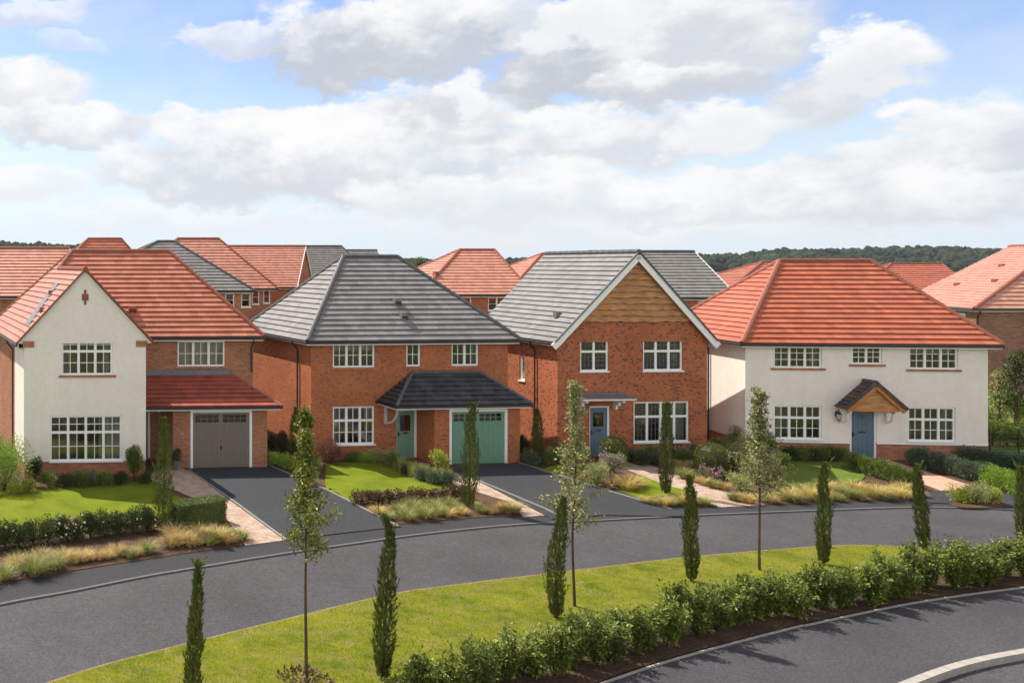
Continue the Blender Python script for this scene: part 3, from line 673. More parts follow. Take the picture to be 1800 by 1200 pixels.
# ------------------------------------------------------------------ house 3: speckled brick, timber gable
def house_three():
    H = House('timber_gable_house', 'speckled brick house with timber clad gable and blue-grey door', 980, 37.6, 4, -.07)
    W, ez, dp = 6.98, 5.08, 6.0; ap, az = W / 2 + .1, 9.02; ov = .27; fo = -.25
    w1, w2, w3, pd = (1.05, 2.36, 3.78, 5.22), (3.97, 5.83, 3.78, 5.22), (3.53, 6.13, .61, 2.42), (1.48, 2.42, .06, 2.25)
    cz = 6.0; pl = (az - ez) / (ap + ov); prr = (az - ez) / (W - ap + ov)
    z0 = ez + pl * ov; z1 = ez + prr * ov
    b = H.mb(); H.wall(b, 'u', 0, 0, W, -.05, ez, [w1, w2, w3, pd])
    sw = (2.35, 2.75, 3.05, 4.2)
    H.wall(b, 'v', 0, 0, dp, -.05, ez + .2, [sw]); b.face([(W, 0, -.05), (W, dp, -.05), (W, dp, ez + .2), (W, 0, ez + .2)]); b.face([(0, dp, -.05), (W, dp, -.05), (W, dp, ez), (0, dp, ez)]); b.face([(0, dp, ez), (W, dp, ez), (ap, dp, az)])
    ul, ur = (cz - ez) / pl - ov, W + ov - (cz - ez) / prr
    b.face([(0, 0, ez), (W, 0, ez), (W, 0, z1 - .05), (ur, 0, cz), (ul, 0, cz), (0, 0, z0 - .05)])
    H.add(b, 'wall', M['brick_speckled'])
    # waney-edge boards
    rnd = random.Random(5); b = H.mb(); nb = 11; zz = cz - .02
    hb = (az - cz - .1) / nb
    for i in range(nb):
        a = zz + i * hb; c = a + hb * 1.12
        l0, r0 = (a - ez) / pl - ov + .04, W + ov - (a - ez) / prr - .04; l1, r1 = (min(c, az - .05) - ez) / pl - ov + .04, W + ov - (min(c, az - .05) - ez) / prr - .04
        if r1 < l1: l1 = r1 = (l1 + r1) / 2
        n = max(3, int((r0 - l0) / .22)); lowz = [a + rnd.uniform(-.035, .035) for _ in range(n + 1)]
        off = rnd.uniform(0, 40)
        for k in range(n):
            f0, f1 = k / n, (k + 1) / n
            A0, B0, A1, B1 = l0 + (r0 - l0) * f0, l0 + (r0 - l0) * f1, l1 + (r1 - l1) * f0, l1 + (r1 - l1) * f1
            b.face([(A0, -.115, lowz[k]), (B0, -.115, lowz[k + 1]), (B1, -.012, c), (A1, -.012, c)], uv=[(A0 + off, 0), (B0 + off, 0), (B1 + off, hb), (A1 + off, hb)])
            b.face([(A0, -.01, lowz[k]), (B0, -.01, lowz[k + 1]), (B0, -.115, lowz[k + 1]), (A0, -.115, lowz[k])], uv=[(A0 + off, 0), (B0 + off, 0), (B0 + off, .03), (A0 + off, .03)])
    H.add(b, 'timber_cladding', M['cladding'])
    H.window('u', 0, *w1, 2, .38, (3, 2), (3, 4), 'white', None, True); H.window('u', 0, *w2, 3, .38, (3, 2), (3, 4), 'white', 'sides', True)
    H.window('u', 0, *w3, 4, .36, (3, 2), (3, 4), 'white', 'right', True); H.window('v', 0, *sw, 1, None, bot=(1, 1), sill='white')
    H.rooms(.25, W - .2, .25, 2.3, [.08, 2.55, 2.75, 5.3], (3.1,))
    H.door(0, *pd, 'door_blue', (.6, .9), frame_left=.05)
    L, Rr = -ov, W + ov; k = dp + .15
    planes = [[(L, fo, ez), (L, k, ez), (ap, k, az), (ap, fo, az)], [(Rr, fo, ez), (Rr, k, ez), (ap, k, az), (ap, fo, az)]]
    H.roof(planes, [((ap, fo, az + .01), (ap, k, az + .01))], 'tile_grey', 'ridge_grey')
    b = H.mb()     # deep white bargeboards
    for A, B in (((L - .05, fo + .03, ez - .19), (ap, fo + .03, az - .15)), ((ap, fo + .03, az - .15), (Rr + .05, fo + .03, ez - .19))): b.beam(A, B, .30, .045, up=(0, 1, 0), ext=.02)
    b.face([(L, fo + .05, ez - .1), (ap, fo + .05, az - .1), (ap, 0, az - .1), (L, 0, ez - .1)]); b.face([(Rr, fo + .05, ez - .1), (ap, fo + .05, az - .1), (ap, 0, az - .1), (Rr, 0, ez - .1)])
    H.add(b, 'bargeboard', M['white'])
    b = H.mb()
    for A, B in (((L, fo - .005, ez + .05), (ap, fo - .005, az + .05)), ((ap, fo - .005, az + .05), (Rr, fo - .005, ez + .05))): b.beam(A, B, .06, .08, up=(0, 1, 0))
    H.add(b, 'verge', M['ridge_grey'])
    H.eaves([((L, fo + .1, ez), (L, k, ez), (1, 0, 0)), ((Rr, fo + .1, ez), (Rr, k, ez), (-1, 0, 0))], soffit=.27)
    H.pipe(0, 1.5, ez - .1)
    d = 1.05; p = H.S((L + d, 1.1, ez + pl * d)); b = MB(); b.box(p.x - .16, p.x + .1, p.y - .12, p.y + .12, p.z - .05, p.z + .19); H.add(b, 'roof_vent', M['lead'])
    # flat lead canopy with moulded brackets
    b = H.mb(); b.box(.55, 3.0, -.85, -.002, 2.62, 2.70); c = H.add(b, 'canopy', M['white'])
    b = H.mb(); b.box(.5, 3.05, -.9, -.003, 2.703, 2.745); b.face([(.5, -.003, 2.85), (3.05, -.003, 2.85), (3.05, -.3, 2.75), (.5, -.3, 2.75)]); b.build('canopy_lead', M['lead'], c)
    for u in (.95, 2.62):
        b = H.mb(); b.box(u - .06, u + .06, -.6, -.0, 2.48, 2.618); b.box(u - .055, u + .055, -.34, -.0, 2.3, 2.48); b.box(u - .05, u + .05, -.16, -.0, 2.12, 2.3); b.build('bracket', M['white'], c)
    return H

# ------------------------------------------------------------------ house 4: white render, red hip
def house_four():
    H = House('white_house', 'off-white rendered house with deep red hipped roof and gabled oak porch', 1310, 37.6, -5, .16)
    W, ez, dp, ov = 9.8, 5.06, 6.4, .32
    ws = [(1.17, 3.15, 3.97, 4.99), (4.36, 5.58, 4.16, 4.99), (6.67, 8.62, 3.97, 4.99), (1.17, 3.15, .85, 2.33), (6.62, 8.52, .85, 2.33)]
    pd = (4.30, 5.36, .08, 2.3)
    b = H.mb(); H.wall(b, 'u', 0, 0, W, .74, ez, ws + [pd]); H.wall(b, 'v', 0, 0, dp, .74, ez)
    b.face([(W, 0, .74), (W, dp, .74), (W, dp, ez), (W, 0, ez)]); b.face([(0, dp, .74), (W, dp, .74), (W, dp, ez), (0, dp, ez)])
    H.add(b, 'wall', M['render'])
    b = H.mb(); H.wall(b, 'u', .03, .03, W - .03, -.05, .74, [pd], rev=.1); H.wall(b, 'v', .03, .03, dp, -.05, .74); b.face([(W - .03, .03, -.05), (W - .03, dp, -.05), (W - .03, dp, .74), (W - .03, .03, .74)])
    H.add(b, 'plinth', M['brick_red'])
    for u0, u1 in ((0, pd[0]), (pd[1], W)):
        b = H.mb(); b.box(u0, u1, -.02, -.001, .70, .765); H.add(b, 'render_stop', M['white'])
    H.window('u', 0, *ws[0], 3, None, bot=(2, 3), sill='brick', curtain='sides'); H.window('u', 0, *ws[1], 2, None, bot=(2, 3), sill='brick'); H.window('u', 0, *ws[2], 3, None, bot=(2, 3), sill='brick', curtain='blind')
    H.window('u', 0, *ws[3], 3, .35, (2, 1), (2, 2), 'white', 'left'); H.window('u', 0, *ws[4], 3, .35, (2, 1), (2, 2), 'white', 'sides')
    H.rooms(.25, W - .2, .25, 2.3, [.08, 2.55, 2.75, 5.05], (3.8, 6.0))
    H.door(0, *pd, 'door_blue', None, knocker=True, frame_left=.07, frame_right=.07)
    mid = dp / 2; rz = 8.64; L, Rr, f, k, e = -ov, W + ov, -ov, dp + ov, ez; ul, ur = 3.44, 7.42
    planes = [[(L, f, e), (Rr, f, e), (ur, mid, rz), (ul, mid, rz)], [(L, f, e), (L, k, e), (ul, mid, rz)], [(Rr, f, e), (Rr, k, e), (ur, mid, rz)], [(L, k, e), (Rr, k, e), (ur, mid, rz), (ul, mid, rz)]]
    lines = [((ul, mid, rz), (ur, mid, rz)), ((ul, mid, rz), (L, f, e)), ((ur, mid, rz), (Rr, f, e)), ((ul, mid, rz), (L, k, e)), ((ur, mid, rz), (Rr, k, e))]
    H.roof(planes, lines, 'tile_deepred', 'ridge_red')
    H.eaves([((L, f, e), (Rr, f, e), (0, 1, 0)), ((L, f, e), (L, k, e), (1, 0, 0)), ((Rr, f, e), (Rr, k, e), (-1, 0, 0))])
    H.pipe(0, 2.6, ez - .1)
    # gabled oak porch
    cu, hw, cz0, cz1, cv = 4.83, 1.16, 2.33, 3.42, -.72
    b = MB()
    for s in (-1, 1): roof_plane(b, [H.S(p) for p in ((cu + s * hw, cv, cz0), (cu + s * hw, 0, cz0), (cu, 0, cz1), (cu, cv, cz1))], .2, .035)
    c = H.add(b, 'canopy', M['tile_brown'])
    rb = MB(); ridge_line(rb, H.S((cu, cv, cz1 + .04)), H.S((cu, 0, cz1 + .04)), .09); rb.build('ridge_tiles', M['ridge_grey'], c)
    for s in (-1, 1):
        b = H.mb(); b.beam((cu + s * (hw - .02), cv + .04, cz0 - .1), (cu, cv + .04, cz1 - .1), .06, .19, up=(0, 0, 1), ext=.03); b.build('bargeboard', M['oak'], c)
    for s in (-1, 1):
        b = H.mb(); b.beam((cu + s * (hw + .06), cv - .012, cz0 + .0), (cu, cv - .012, cz1 + .035), .05, .13, up=(0, 0, 1), ext=.02); b.build('verge', M['tile_brown'], c)
    b = H.mb(); b.box(cu - hw + .2, cu + hw - .2, cv + .07, cv + .19, cz0 - .12, cz0 + .12); b.build('tie_beam', M['oak'], c)
    b = H.mb()
    for i in range(5):
        a0 = cz0 + .12 + i * .155; a1 = a0 + .16; h0 = (cz1 - .12 - a0) * hw / (cz1 - cz0); h1 = max(.0, (cz1 - .12 - a1) * hw / (cz1 - cz0))
        b.face([(cu - h0, cv + .09, a0), (cu + h0, cv + .09, a0), (cu + h1, cv + .125, a1), (cu - h1, cv + .125, a1)], uv=[(i * 3, 0), (i * 3 + 2 * h0, 0), (i * 3 + 2 * h1, .16), (i * 3, .16)])
    b.build('gable_boards', M['cladding'], c)
    b = H.mb(); b.face([(cu - hw, cv, cz0 - .02), (cu - hw, 0, cz0 - .02), (cu, 0, cz1 - .05), (cu, cv, cz1 - .05)]); b.face([(cu + hw, cv, cz0 - .02), (cu + hw, 0, cz0 - .02), (cu, 0, cz1 - .05), (cu, cv, cz1 - .05)]); b.build('canopy_lining', M['oak'], c)
    for s in (-1, 1):
        u = cu + s * (hw - .25); b = H.mb(); b.box(u - .05, u + .05, -.1, -.0, 1.6, cz0 - .1); b.box(u - .05, u + .05, -.56, -.1, cz0 - .22, cz0 - .121)
        pts = [(u, -.1 - .3 * math.sin(a), 1.66 + .46 * (1 - math.cos(a))) for a in [R(q) for q in range(0, 91, 18)]]
        for A, B in zip(pts, pts[1:]): b.beam(A, B, .07, .07)
        b.build('bracket', M['white'], c)
    # wall lantern
    u, z = 3.72, 1.9; b = H.mb()
    b.box(u - .045, u + .045, -.02, -.0, z - .02, z + .2); b.tube([(u, -.01, z + .14), (u, -.09, z + .26), (u, -.16, z + .27)], .014, 6)
    p = (u, -.16, z); b.lathe(p, [(0, .27), (.02, .25), (.03, .2), (.11, .12), (.115, .1)], 6); b.lathe(p, [(.06, -.16), (.065, -.14), (.0, -.22)], 6)
    for i in range(6):
        a = i * 1.0472; b.tube([(u + .1 * math.cos(a), -.16 + .1 * math.sin(a), z + .1), (u + .06 * math.cos(a), -.16 + .06 * math.sin(a), z - .15)], .008, 4)
    ln = H.add(b, 'wall_lantern', M['black'])
    b = H.mb(); b.lathe(p, [(.055, -.14), (.092, .1)], 6); b.build('lantern_glass', M['lamp_glass'], ln)
    return H

HS = [house_one(), house_two(), house_three(), house_four()]
# ------------------------------------------------------------------ houses behind
def far_house(label, D, eave, ridge, ye, yr, tmat, rmat, bmat='brick_far', dp=7.0, t=-.2, wins=(), hipL=True, hipR=True, side=(), gauge=.33, vents=(), name='brick_house', ydrop=0.0):
    "eave / ridge: left and right ends measured off the photograph, D: how far away the front eave stands"
    x0, x1 = eave; r0, r1 = ridge; base = terr(D)
    ox = (x0 - PX) * D / FPX; W = (x1 - x0) * D / FPX; ez = CH - (ye - HY) * D / FPX - base
    Dm = D + dp / 2 + .3; rz = CH - (yr - HY) * Dm / FPX - base
    A = (r0 - PX) * Dm / FPX - ox - t * (dp / 2 + .3); B = (r1 - PX) * Dm / FPX - ox - t * (dp / 2 + .3)
    H = House.__new__(House); H.r = 0; H.k = t
    H.root = tag(empty(name, (ox, D, base)), label, 'house', 'houses behind the front row')
    ov = .3; k = dp + 2 * ov; m = k / 2
    if not hipL: A = .0
    if not hipR: B = W
    pl = [[(0, 0, ez), (W, 0, ez), (B, m, rz), (A, m, rz)], [(0, k, ez), (W, k, ez), (B, m, rz), (A, m, rz)]]
    ln = [((A, m, rz), (B, m, rz))]
    if hipL: pl.append([(0, 0, ez), (0, k, ez), (A, m, rz)]); ln += [((A, m, rz), (0, 0, ez)), ((A, m, rz), (0, k, ez))]
    if hipR: pl.append([(W, 0, ez), (W, k, ez), (B, m, rz)]); ln += [((B, m, rz), (W, 0, ez)), ((B, m, rz), (W, k, ez))]
    H.roof(pl, ln, tmat, rmat, gauge)
    a, b_, c, d = ov if hipL else .1, W - ov if hipR else W - .1, ov, k - ov
    holes = []
    for (wx0, wx1, wy0, wy1, n) in wins:
        Dw = D + ov
        holes.append(((wx0 - PX) * Dw / FPX - ox - t * ov, (wx1 - PX) * Dw / FPX - ox - t * ov, CH - (wy1 - HY) * Dw / FPX - base, CH - (wy0 - HY) * Dw / FPX - base, n))
    b = H.mb(); top = ez - .02
    H.wall(b, 'u', c, a, b_, -.6, top, [h[:4] for h in holes])
    H.wall(b, 'v', a, c, d, -.6, top, [s[:4] for s in side])
    b.face([(b_, c, -.6), (b_, d, -.6), (b_, d, top), (b_, c, top)]); b.face([(a, d, -.6), (b_, d, -.6), (b_, d, top), (a, d, top)])
    for hip, u in ((hipL, a), (hipR, b_)):
        if not hip: b.face([(u, c, top), (u, d, top), (u, m, rz - .3)])
    H.add(b, 'wall', M[bmat])
    for h in holes: H.window('u', c, *h[:4], h[4], None, bot=(1, 2), sill='white')
    for s in side: H.window('v', a, *s[:4], s[4], None, bot=(1, 2), sill='white')
    if holes or side: H.rooms(a + .2, b_ - .2, c + .2, c + 3, [.1, 2.5, top - .1])
    e = [((0, 0, ez), (W, 0, ez), (0, 1, 0))]
    if hipL: e.append(((0, 0, ez), (0, k, ez), (1, 0, 0)))
    if hipR: e.append(((W, 0, ez), (W, k, ez), (-1, 0, 0)))
    H.eaves(e, soffit=ov)
    if not hipR or not hipL:
        for hip, u in ((hipL, -.04), (hipR, W + .04)):
            if hip: continue
            b = H.mb(); b.beam((u, 0, ez - .05), (u, m, rz - .05), .06, .2, up=(0, 0, 1)); b.beam((u, m, rz - .05), (u, k, ez - .05), .06, .2, up=(0, 0, 1)); H.add(b, 'bargeboard', M['white'])
    if holes: H.pipe(a + .1, c, ez - .15, -.2, du=0, dv=-.07)
    for (vx, f) in vents:
        H.vent(rmat, (vx, m * f, ez + (rz - ez) * f + .02), s=.16)
    return H
far_house('broad red roof at far left, seen past the tall white gable', 58, (-190, 128), (-170, 112), 521, 437, 'tile_pink', 'ridge_red', 'brick_brown', hipR=False, hipL=False, t=-.05)
far_house('small red hipped roof peeping over the ridge of the gabled house', 76, (60, 300), (155, 213), 520, 420, 'tile_red', 'ridge_red', t=-.15)
far_house('grey hipped roof standing left of the pink one behind the gabled house', 61, (120, 447), (277, 306), 511, 425, 'tile_grey', 'ridge_grey', wins=[(396, 412, 515, 540, 1), (424, 441, 515, 540, 1)], t=-.16)
far_house('pale pink hipped roof with a red right-hand hip above two slim windows', 71, (250, 488), (312, 384), 507, 420, 'tile_pink', 'ridge_red', wins=[(443, 456, 509, 535, 1), (463, 475, 509, 533, 1)], t=-.2)
far_house('red roof ending in a brick gable with a white edge, above the grey hip', 80, (380, 522), (400, 533), 505, 433, 'tile_pink', 'ridge_red', 'brick_orange', hipL=False, hipR=False, t=.5)
far_house('plain grey roof rising behind the brick gable end', 92, (500, 665), (520, 600), 500, 433, 'tile_grey', 'ridge_grey', hipL=False, t=-.1)
far_house('farthest grey ridge, just showing above the grey hipped house', 104, (590, 686), (600, 683), 490, 440, 'tile_grey', 'ridge_grey', hipL=False, hipR=False, t=-.05)
far_house('salmon red hipped house seen between the two nearest grey roofs', 60, (738, 938), (808, 869), 518, 440, 'tile_pink', 'ridge_red', 'brick_orange', wins=[(810, 829, 522, 547, 1), (858, 890, 522, 546, 2)], t=-.14, vents=((2.1, .45),))
far_house('pale red roof slope peeking out left of the timber gabled house', 88, (905, 1000), (953, 985), 500, 446, 'tile_pink', 'ridge_red', t=-.2)
far_house('plain grey gable-ended roof right of the timber gable', 57, (1100, 1297), (1110, 1293), 523, 443, 'tile_grey', 'ridge_grey', 'brick_brown', wins=[(1228, 1262, 527, 552, 2)], hipL=False, hipR=False, t=-.03)
far_house('dark red roof half hidden behind the left hip of the white house', 72, (1270, 1460), (1340, 1420), 520, 461, 'tile_red', 'ridge_red', t=-.1)
far_house('low red roof in the gap between the white house and the big red roof', 84, (1510, 1720), (1566, 1655), 515, 464, 'tile_deepred', 'ridge_red', t=-.18)
def big_house():
    D, ox = 52.0, (1713 - PX) * 52.0 / FPX; base = terr(D); H = House.__new__(House); H.r = 0; H.k = .4; k = 8.2; W = 16.0; ez = 5.8 - base; rz = 9.75 - base; f = 3.5
    H.root = tag(empty('brick_house', (ox, D, base)), 'big red roofed house of dark brick at the right edge of the photo', 'house', 'houses behind the front row')
    H.roof([[(0, 0, ez), (0, k, ez), (8, k, rz), (8, f, rz)], [(0, 0, ez), (W, 0, ez), (8, f, rz)], [(W, 0, ez), (W, k, ez), (8, k, rz), (8, f, rz)]], [((8, f, rz), (8, k, rz)), ((8, f, rz), (0, 0, ez)), ((8, f, rz), (W, 0, ez))], 'tile_pink', 'ridge_red', .33)
    b = H.mb(); wn = [(1.3, 2.2, ez - 1.5, ez - .35), (3.6, 4.5, ez - 1.5, ez - .35)]; fw = (4.0, 6.2, ez - 1.7, ez - .4)
    H.wall(b, 'u', .3, .3, W - .3, -.6, ez - .02, [fw]); H.wall(b, 'v', .3, .3, k - .3, -.6, ez - .02, wn)
    b.face([(W - .3, .3, -.6), (W - .3, k - .3, -.6), (W - .3, k - .3, ez), (W - .3, .3, ez)]); b.face([(.3, k - .3, -.6), (W - .3, k - .3, -.6), (W - .3, k - .3, ez), (8, k - .3, rz - .1), (.3, k - .3, ez)])
    H.add(b, 'wall', M['brick_dark'])
    for q in wn: H.window('v', .3, *q, 1, None, bot=(1, 2), sill='white')
    H.window('u', .3, *fw, 2, None, bot=(1, 2), sill='white')
    H.rooms(.6, W - .6, .6, 3, [.1, 2.5, ez - .1])
    H.eaves([((0, 0, ez), (W, 0, ez), (0, 1, 0)), ((0, 0, ez), (0, k, ez), (1, 0, 0))], soffit=.3)
    H.pipe(.35, .3, ez - .15, -.2, du=0, dv=-.07)
    for u, v in ((3.2, 2.8), (5.2, 5.0), (2.6, 5.6)):
        p = H.S((u, v, ez + (rz - ez) * u / 8)); b = MB(); b.box(p.x - .12, p.x + .1, p.y - .12, p.y + .12, p.z - .05, p.z + .18); H.add(b, 'roof_vent', M['ridge_red'])
big_house()

# ------------------------------------------------------------------ ground, roads, gardens
def curve(pts, n=8):
    P = [Vector(p) for p in pts]; P = [P[0] * 2 - P[1]] + P + [P[-1] * 2 - P[-2]]; out = []
    for i in range(1, len(P) - 2):
        for k in range(n):
            t = k / n; a, b, c, d = P[i - 1:i + 3]
            out.append(.5 * ((2 * b) + (c - a) * t + (2 * a - 5 * b + 4 * c - d) * t * t + (3 * b - a - 3 * c + d) * t ** 3))
    out.append(P[-2]); return out
def gp(pts): return [g(*p) for p in pts]
def slab(name, pts, z0, z1, mat, kind='structure', smooth=False, parent=None):
    P = [Vector((p[0], p[1], 0)) for p in pts]
    tr = tessellate_polygon([P]); mb = MB()
    for a, b, c in tr:
        q = [P[a], P[b], P[c]]
        if (q[1] - q[0]).cross(q[2] - q[0]).z < 0: q = q[::-1]
        mb.face([(p.x, p.y, z1) for p in q], raw=True)
    for i in range(len(P)):
        a, b = P[i], P[(i + 1) % len(P)]
        mb.face([(a.x, a.y, z0), (b.x, b.y, z0), (b.x, b.y, z1), (a.x, a.y, z1)], raw=True)
    o = mb.build(name, M[mat], parent)
    if kind: o['kind'] = kind
    return o
def strip(name, pts, w, z0, z1, mat, side=0.0, chop=0.0):
    "a kerb or edging run along a line of ground points, cut into stones when chop is set"
    P = [Vector((p[0], p[1])) for p in pts]; mb = MB()
    L, Rr = [], []
    for i, p in enumerate(P):
        d = (P[min(i + 1, len(P) - 1)] - P[max(0, i - 1)]).normalized(); n = Vector((-d.y, d.x))
        L.append(p + n * (w * (side + .5))); Rr.append(p + n * (w * (side - .5)))
    def seg(a, b, c, d):
        bv = min(.015, (z1 - z0) * .3, w * .2)
        m = (a + b + c + d) / 4
        def ins(p): return p + (m - p) * 0
        top = [(q.x, q.y, z1) for q in (d, c, b, a)]
        mb.face(top, raw=True)
        for p, q in ((a, b), (b, c), (c, d), (d, a)): mb.face([(p.x, p.y, z0), (q.x, q.y, z0), (q.x, q.y, z1), (p.x, p.y, z1)], raw=True)
    if not chop:
        for i in range(len(P) - 1): seg(L[i], L[i + 1], Rr[i + 1], Rr[i])
    else:
        acc = 0
        for i in range(len(P) - 1):
            l = (P[i + 1] - P[i]).length; k = max(1, round(l / chop))
            for j in range(k):
                f0, f1 = j / k, (j + 1) / k - .010 / max(l / k, .05) / k
                seg(L[i].lerp(L[i + 1], f0), L[i].lerp(L[i + 1], f1), Rr[i].lerp(Rr[i + 1], f1), Rr[i].lerp(Rr[i + 1], f0))
    o = mb.build(name, M[mat]); o['kind'] = 'structure'; return o

def build_ground():
    ys = [-80, -30, 0, 10, 20, 30, 40, 44] + [46 + i for i in range(0, 18, 2)] + [64, 72, 90, 120, 180, 300, 500, 900, 1600, 3000]
    xs = [-3000, -1500, -700, -300, -120, -50, -20, 0, 20, 40, 60, 90, 140, 300, 700, 1500, 3000]
    mb = MB()
    for y0, y1 in zip(ys, ys[1:]):
        for x0, x1 in zip(xs, xs[1:]):
            mb.face([(x0, y0, terr(y0) - .14), (x1, y0, terr(y0) - .14), (x1, y1, terr(y1) - .14), (x0, y1, terr(y1) - .14)], raw=True)
    mb.build('ground', M['rough'])['kind'] = 'structure'
build_ground()
KL = [(-420, 1190), (-200, 1108), (0, 1061), (125, 1038), (250, 1013), (375, 992), (500, 972), (625, 954), (750, 937), (900, 922), (1050, 914), (1200, 906), (1340, 900), (1500, 894), (1600, 891), (1700, 892), (1775, 895), (1860, 903), (2100, 930)]
BL = [(-420, 1150), (-200, 1072), (0, 1027), (100, 1008), (250, 984), (430, 957), (500, 944), (580, 936), (660, 926), (780, 914), (915, 906), (1060, 899), (1200, 892), (1340, 887), (1460, 882), (1560, 877), (1640, 866), (1735, 862), (1860, 880), (2050, 905)]
VL = [(-160, 1290), (90, 1200), (190, 1168), (330, 1132), (500, 1090), (690, 1045), (800, 1029), (963, 1009), (1080, 995), (1199, 981), (1300, 972), (1400, 964), (1460, 959.5), (1520, 958.5), (1590, 961), (1660, 967), (1740, 977), (1820, 992), (1960, 1024)]
HB = [(500, 1370), (700, 1258), (880, 1184), (1000, 1145), (1100, 1114), (1256, 1078), (1400, 1049), (1520, 1028), (1640, 1010), (1800, 988), (1960, 972)]     # back of the hedge bed
EL = [(560, 1450), (800, 1310), (930, 1250), (1053, 1202), (1165, 1164), (1283, 1131), (1400, 1101), (1427, 1096), (1568, 1066), (1683, 1047), (1800, 1032), (2000, 1010)]     # edging between bed and near pavement
KF = [(1250, 1365), (1420, 1270), (1576, 1203), (1683, 1165), (1800, 1141), (2000, 1108)]            # pale kerb at the corner
k_, b_, v_, h_, e_, f_ = [curve(gp(q)) for q in (KL, BL, VL, HB, EL, KF)]
inner = lambda pts, d: [(p[0], p[1]) for p in pts]
def shifted(pts, d):
    out = []
    for i, p in enumerate(pts):
        t = (pts[min(i + 1, len(pts) - 1)] - pts[max(0, i - 1)]).normalized(); out.append(p + Vector((-t.y, t.x)) * d)
    return out
far = [g(2100, 840), g(2050, 780), g(-420, 780), g(-420, 840)]
slab('pavement', [*k_, *[Vector(p) for p in [g(2100, 815), g(-420, 815)]]], -.2, 0.0, 'pave')
slab('road', [*[p + Vector((0, .02)) for p in k_], *v_[::-1]], -.2, -.035, 'road')
strip('kerb_line', k_, .085, -.1, .012, 'kerb_grey')
slab('grass_verge', [*v_, *h_[::-1]], -.2, .015, 'verge')
strip('verge_edge', v_, .17, -.1, .002, 'straw_edge', side=.0)
slab('hedge_bed', [*h_, *e_[::-1]], -.2, .03, 'mulch')
slab('near_pavement', [*e_, *f_[::-1]], -.2, -.005, 'frontroad')
strip('edging_kerb', e_, .075, -.15, .03, 'kerb_pale', chop=.9)
strip('corner_kerb', f_, .16, -.2, .035, 'kerb_pale', chop=.9, side=-.5)
slab('near_road', [*[p + Vector((0, -.02)) for p in f_], *[Vector(q) for q in ((60, 16), (60, 3), (2, 3))]], -.25, -.12, 'road')
# soil under all front gardens, then drives, paths and lawns laid on it
slab('garden_soil', [*b_, *[Vector(p) for p in [g(2050, 775), g(-420, 775)]]], -.2, .02, 'soil')
def drive(name, pts, mat, z): slab(name, [Vector(p) for p in gp(pts)], z - .06, z, mat)
drive('driveway', [(330, 826), (478, 816), (705, 926), (660, 931), (580, 940), (500, 950)], 'drive', .030)
drive('driveway', [(797, 824), (912, 813), (1208, 899), (1205, 908), (1060, 906), (970, 913)], 'drive', .031)
drive('driveway', [(1560, 880), (1640, 864), (1735, 859), (1800, 868), (1900, 882), (1900, 895), (1800, 893), (1700, 887)], 'drive', .029)
drive('block_path', [(262, 835), (300, 816), (336, 830), (500, 950), (432, 959), (386, 895), (318, 866), (268, 846)], 'paving', .026)
drive('block_path', [(800, 832), (842, 846), (975, 905), (920, 909), (893, 882), (792, 851)], 'paving', .027)
drive('block_path', [(1040, 798), (1075, 796), (1124, 812), (1345, 888), (1266, 892), (1103, 826)], 'paving', .026)
drive('block_path', [(1515, 811), (1560, 808), (1737, 863), (1662, 866)], 'paving_pink', .026)
for pts in ([(332, 827), (415, 885), (503, 950)], [(470, 817), (575, 862), (700, 926)], [(842, 846), (960, 896), (982, 907)], [(912, 814), (1084, 868), (1180, 896)]):
    strip('edging_kerb', [Vector(p) for p in gp(pts)], .07, -.05, .055, 'kerb')
def lawn(pts, mat='lawn', z=.05): slab('lawn', curve(gp(pts + pts[:1]), 5)[:-1], 0, z, mat)
lawn([(-300, 900), (-120, 872), (55, 862), (150, 854), (270, 848), (302, 868), (334, 889), (300, 908), (180, 932), (0, 958), (-150, 985), (-300, 1010)])
lawn([(573, 818), (607, 814), (695, 816), (755, 840), (812, 867), (720, 874), (622, 882), (595, 868), (573, 858)])
lawn([(1084, 862), (1120, 838), (1164, 852), (1212, 867), (1170, 872), (1130, 877)])
lawn([(950, 828), (992, 814), (1004, 826), (975, 834)])
lawn([(1370, 812), (1430, 810), (1490, 815), (1520, 840), (1470, 855), (1377, 860), (1360, 838)], 'lawn_far')
lawn([(1690, 800), (1760, 784), (1990, 790), (1990, 835), (1800, 842), (1740, 828)], 'lawn_far')
drive('lawn', [(1700, 745), (1760, 738), (2100, 738), (2100, 768), (1700, 772)], 'lawn', .06)

# ------------------------------------------------------------------ hills beyond
def build_hills():
    def hmb(x0, x1, y0, prof, depth, name):
        mb = MB(); n = 60
        for i in range(n):
            a, b = x0 + (x1 - x0) * i / n, x0 + (x1 - x0) * (i + 1) / n
            for (d0, h0), (d1, h1) in (((0, 0), (.35, .7)), ((.35, .7), (.7, 1)), ((.7, 1), (1.6, .6)), ((1.6, .6), (2.4, 0))):
                mb.face([(a, y0 + depth * d0, prof(a) * h0), (b, y0 + depth * d0, prof(b) * h0), (b, y0 + depth * d1, prof(b) * h1), (a, y0 + depth * d1, prof(a) * h1)], raw=True, smooth=True)
        mb.build(name, M['rough'])['kind'] = 'structure'
    return hmb
def interp(tab, x):
    for (a, p), (b, q) in zip(tab, tab[1:]):
        if a <= x <= b:
            t = (x - a) / (b - a); t = t * t * (3 - 2 * t); return p + (q - p) * t
    return tab[0][1] if x < tab[0][0] else tab[-1][1]
HD = 900.0
def sky_h(y, D): return CH - (y - HY) * D / FPX
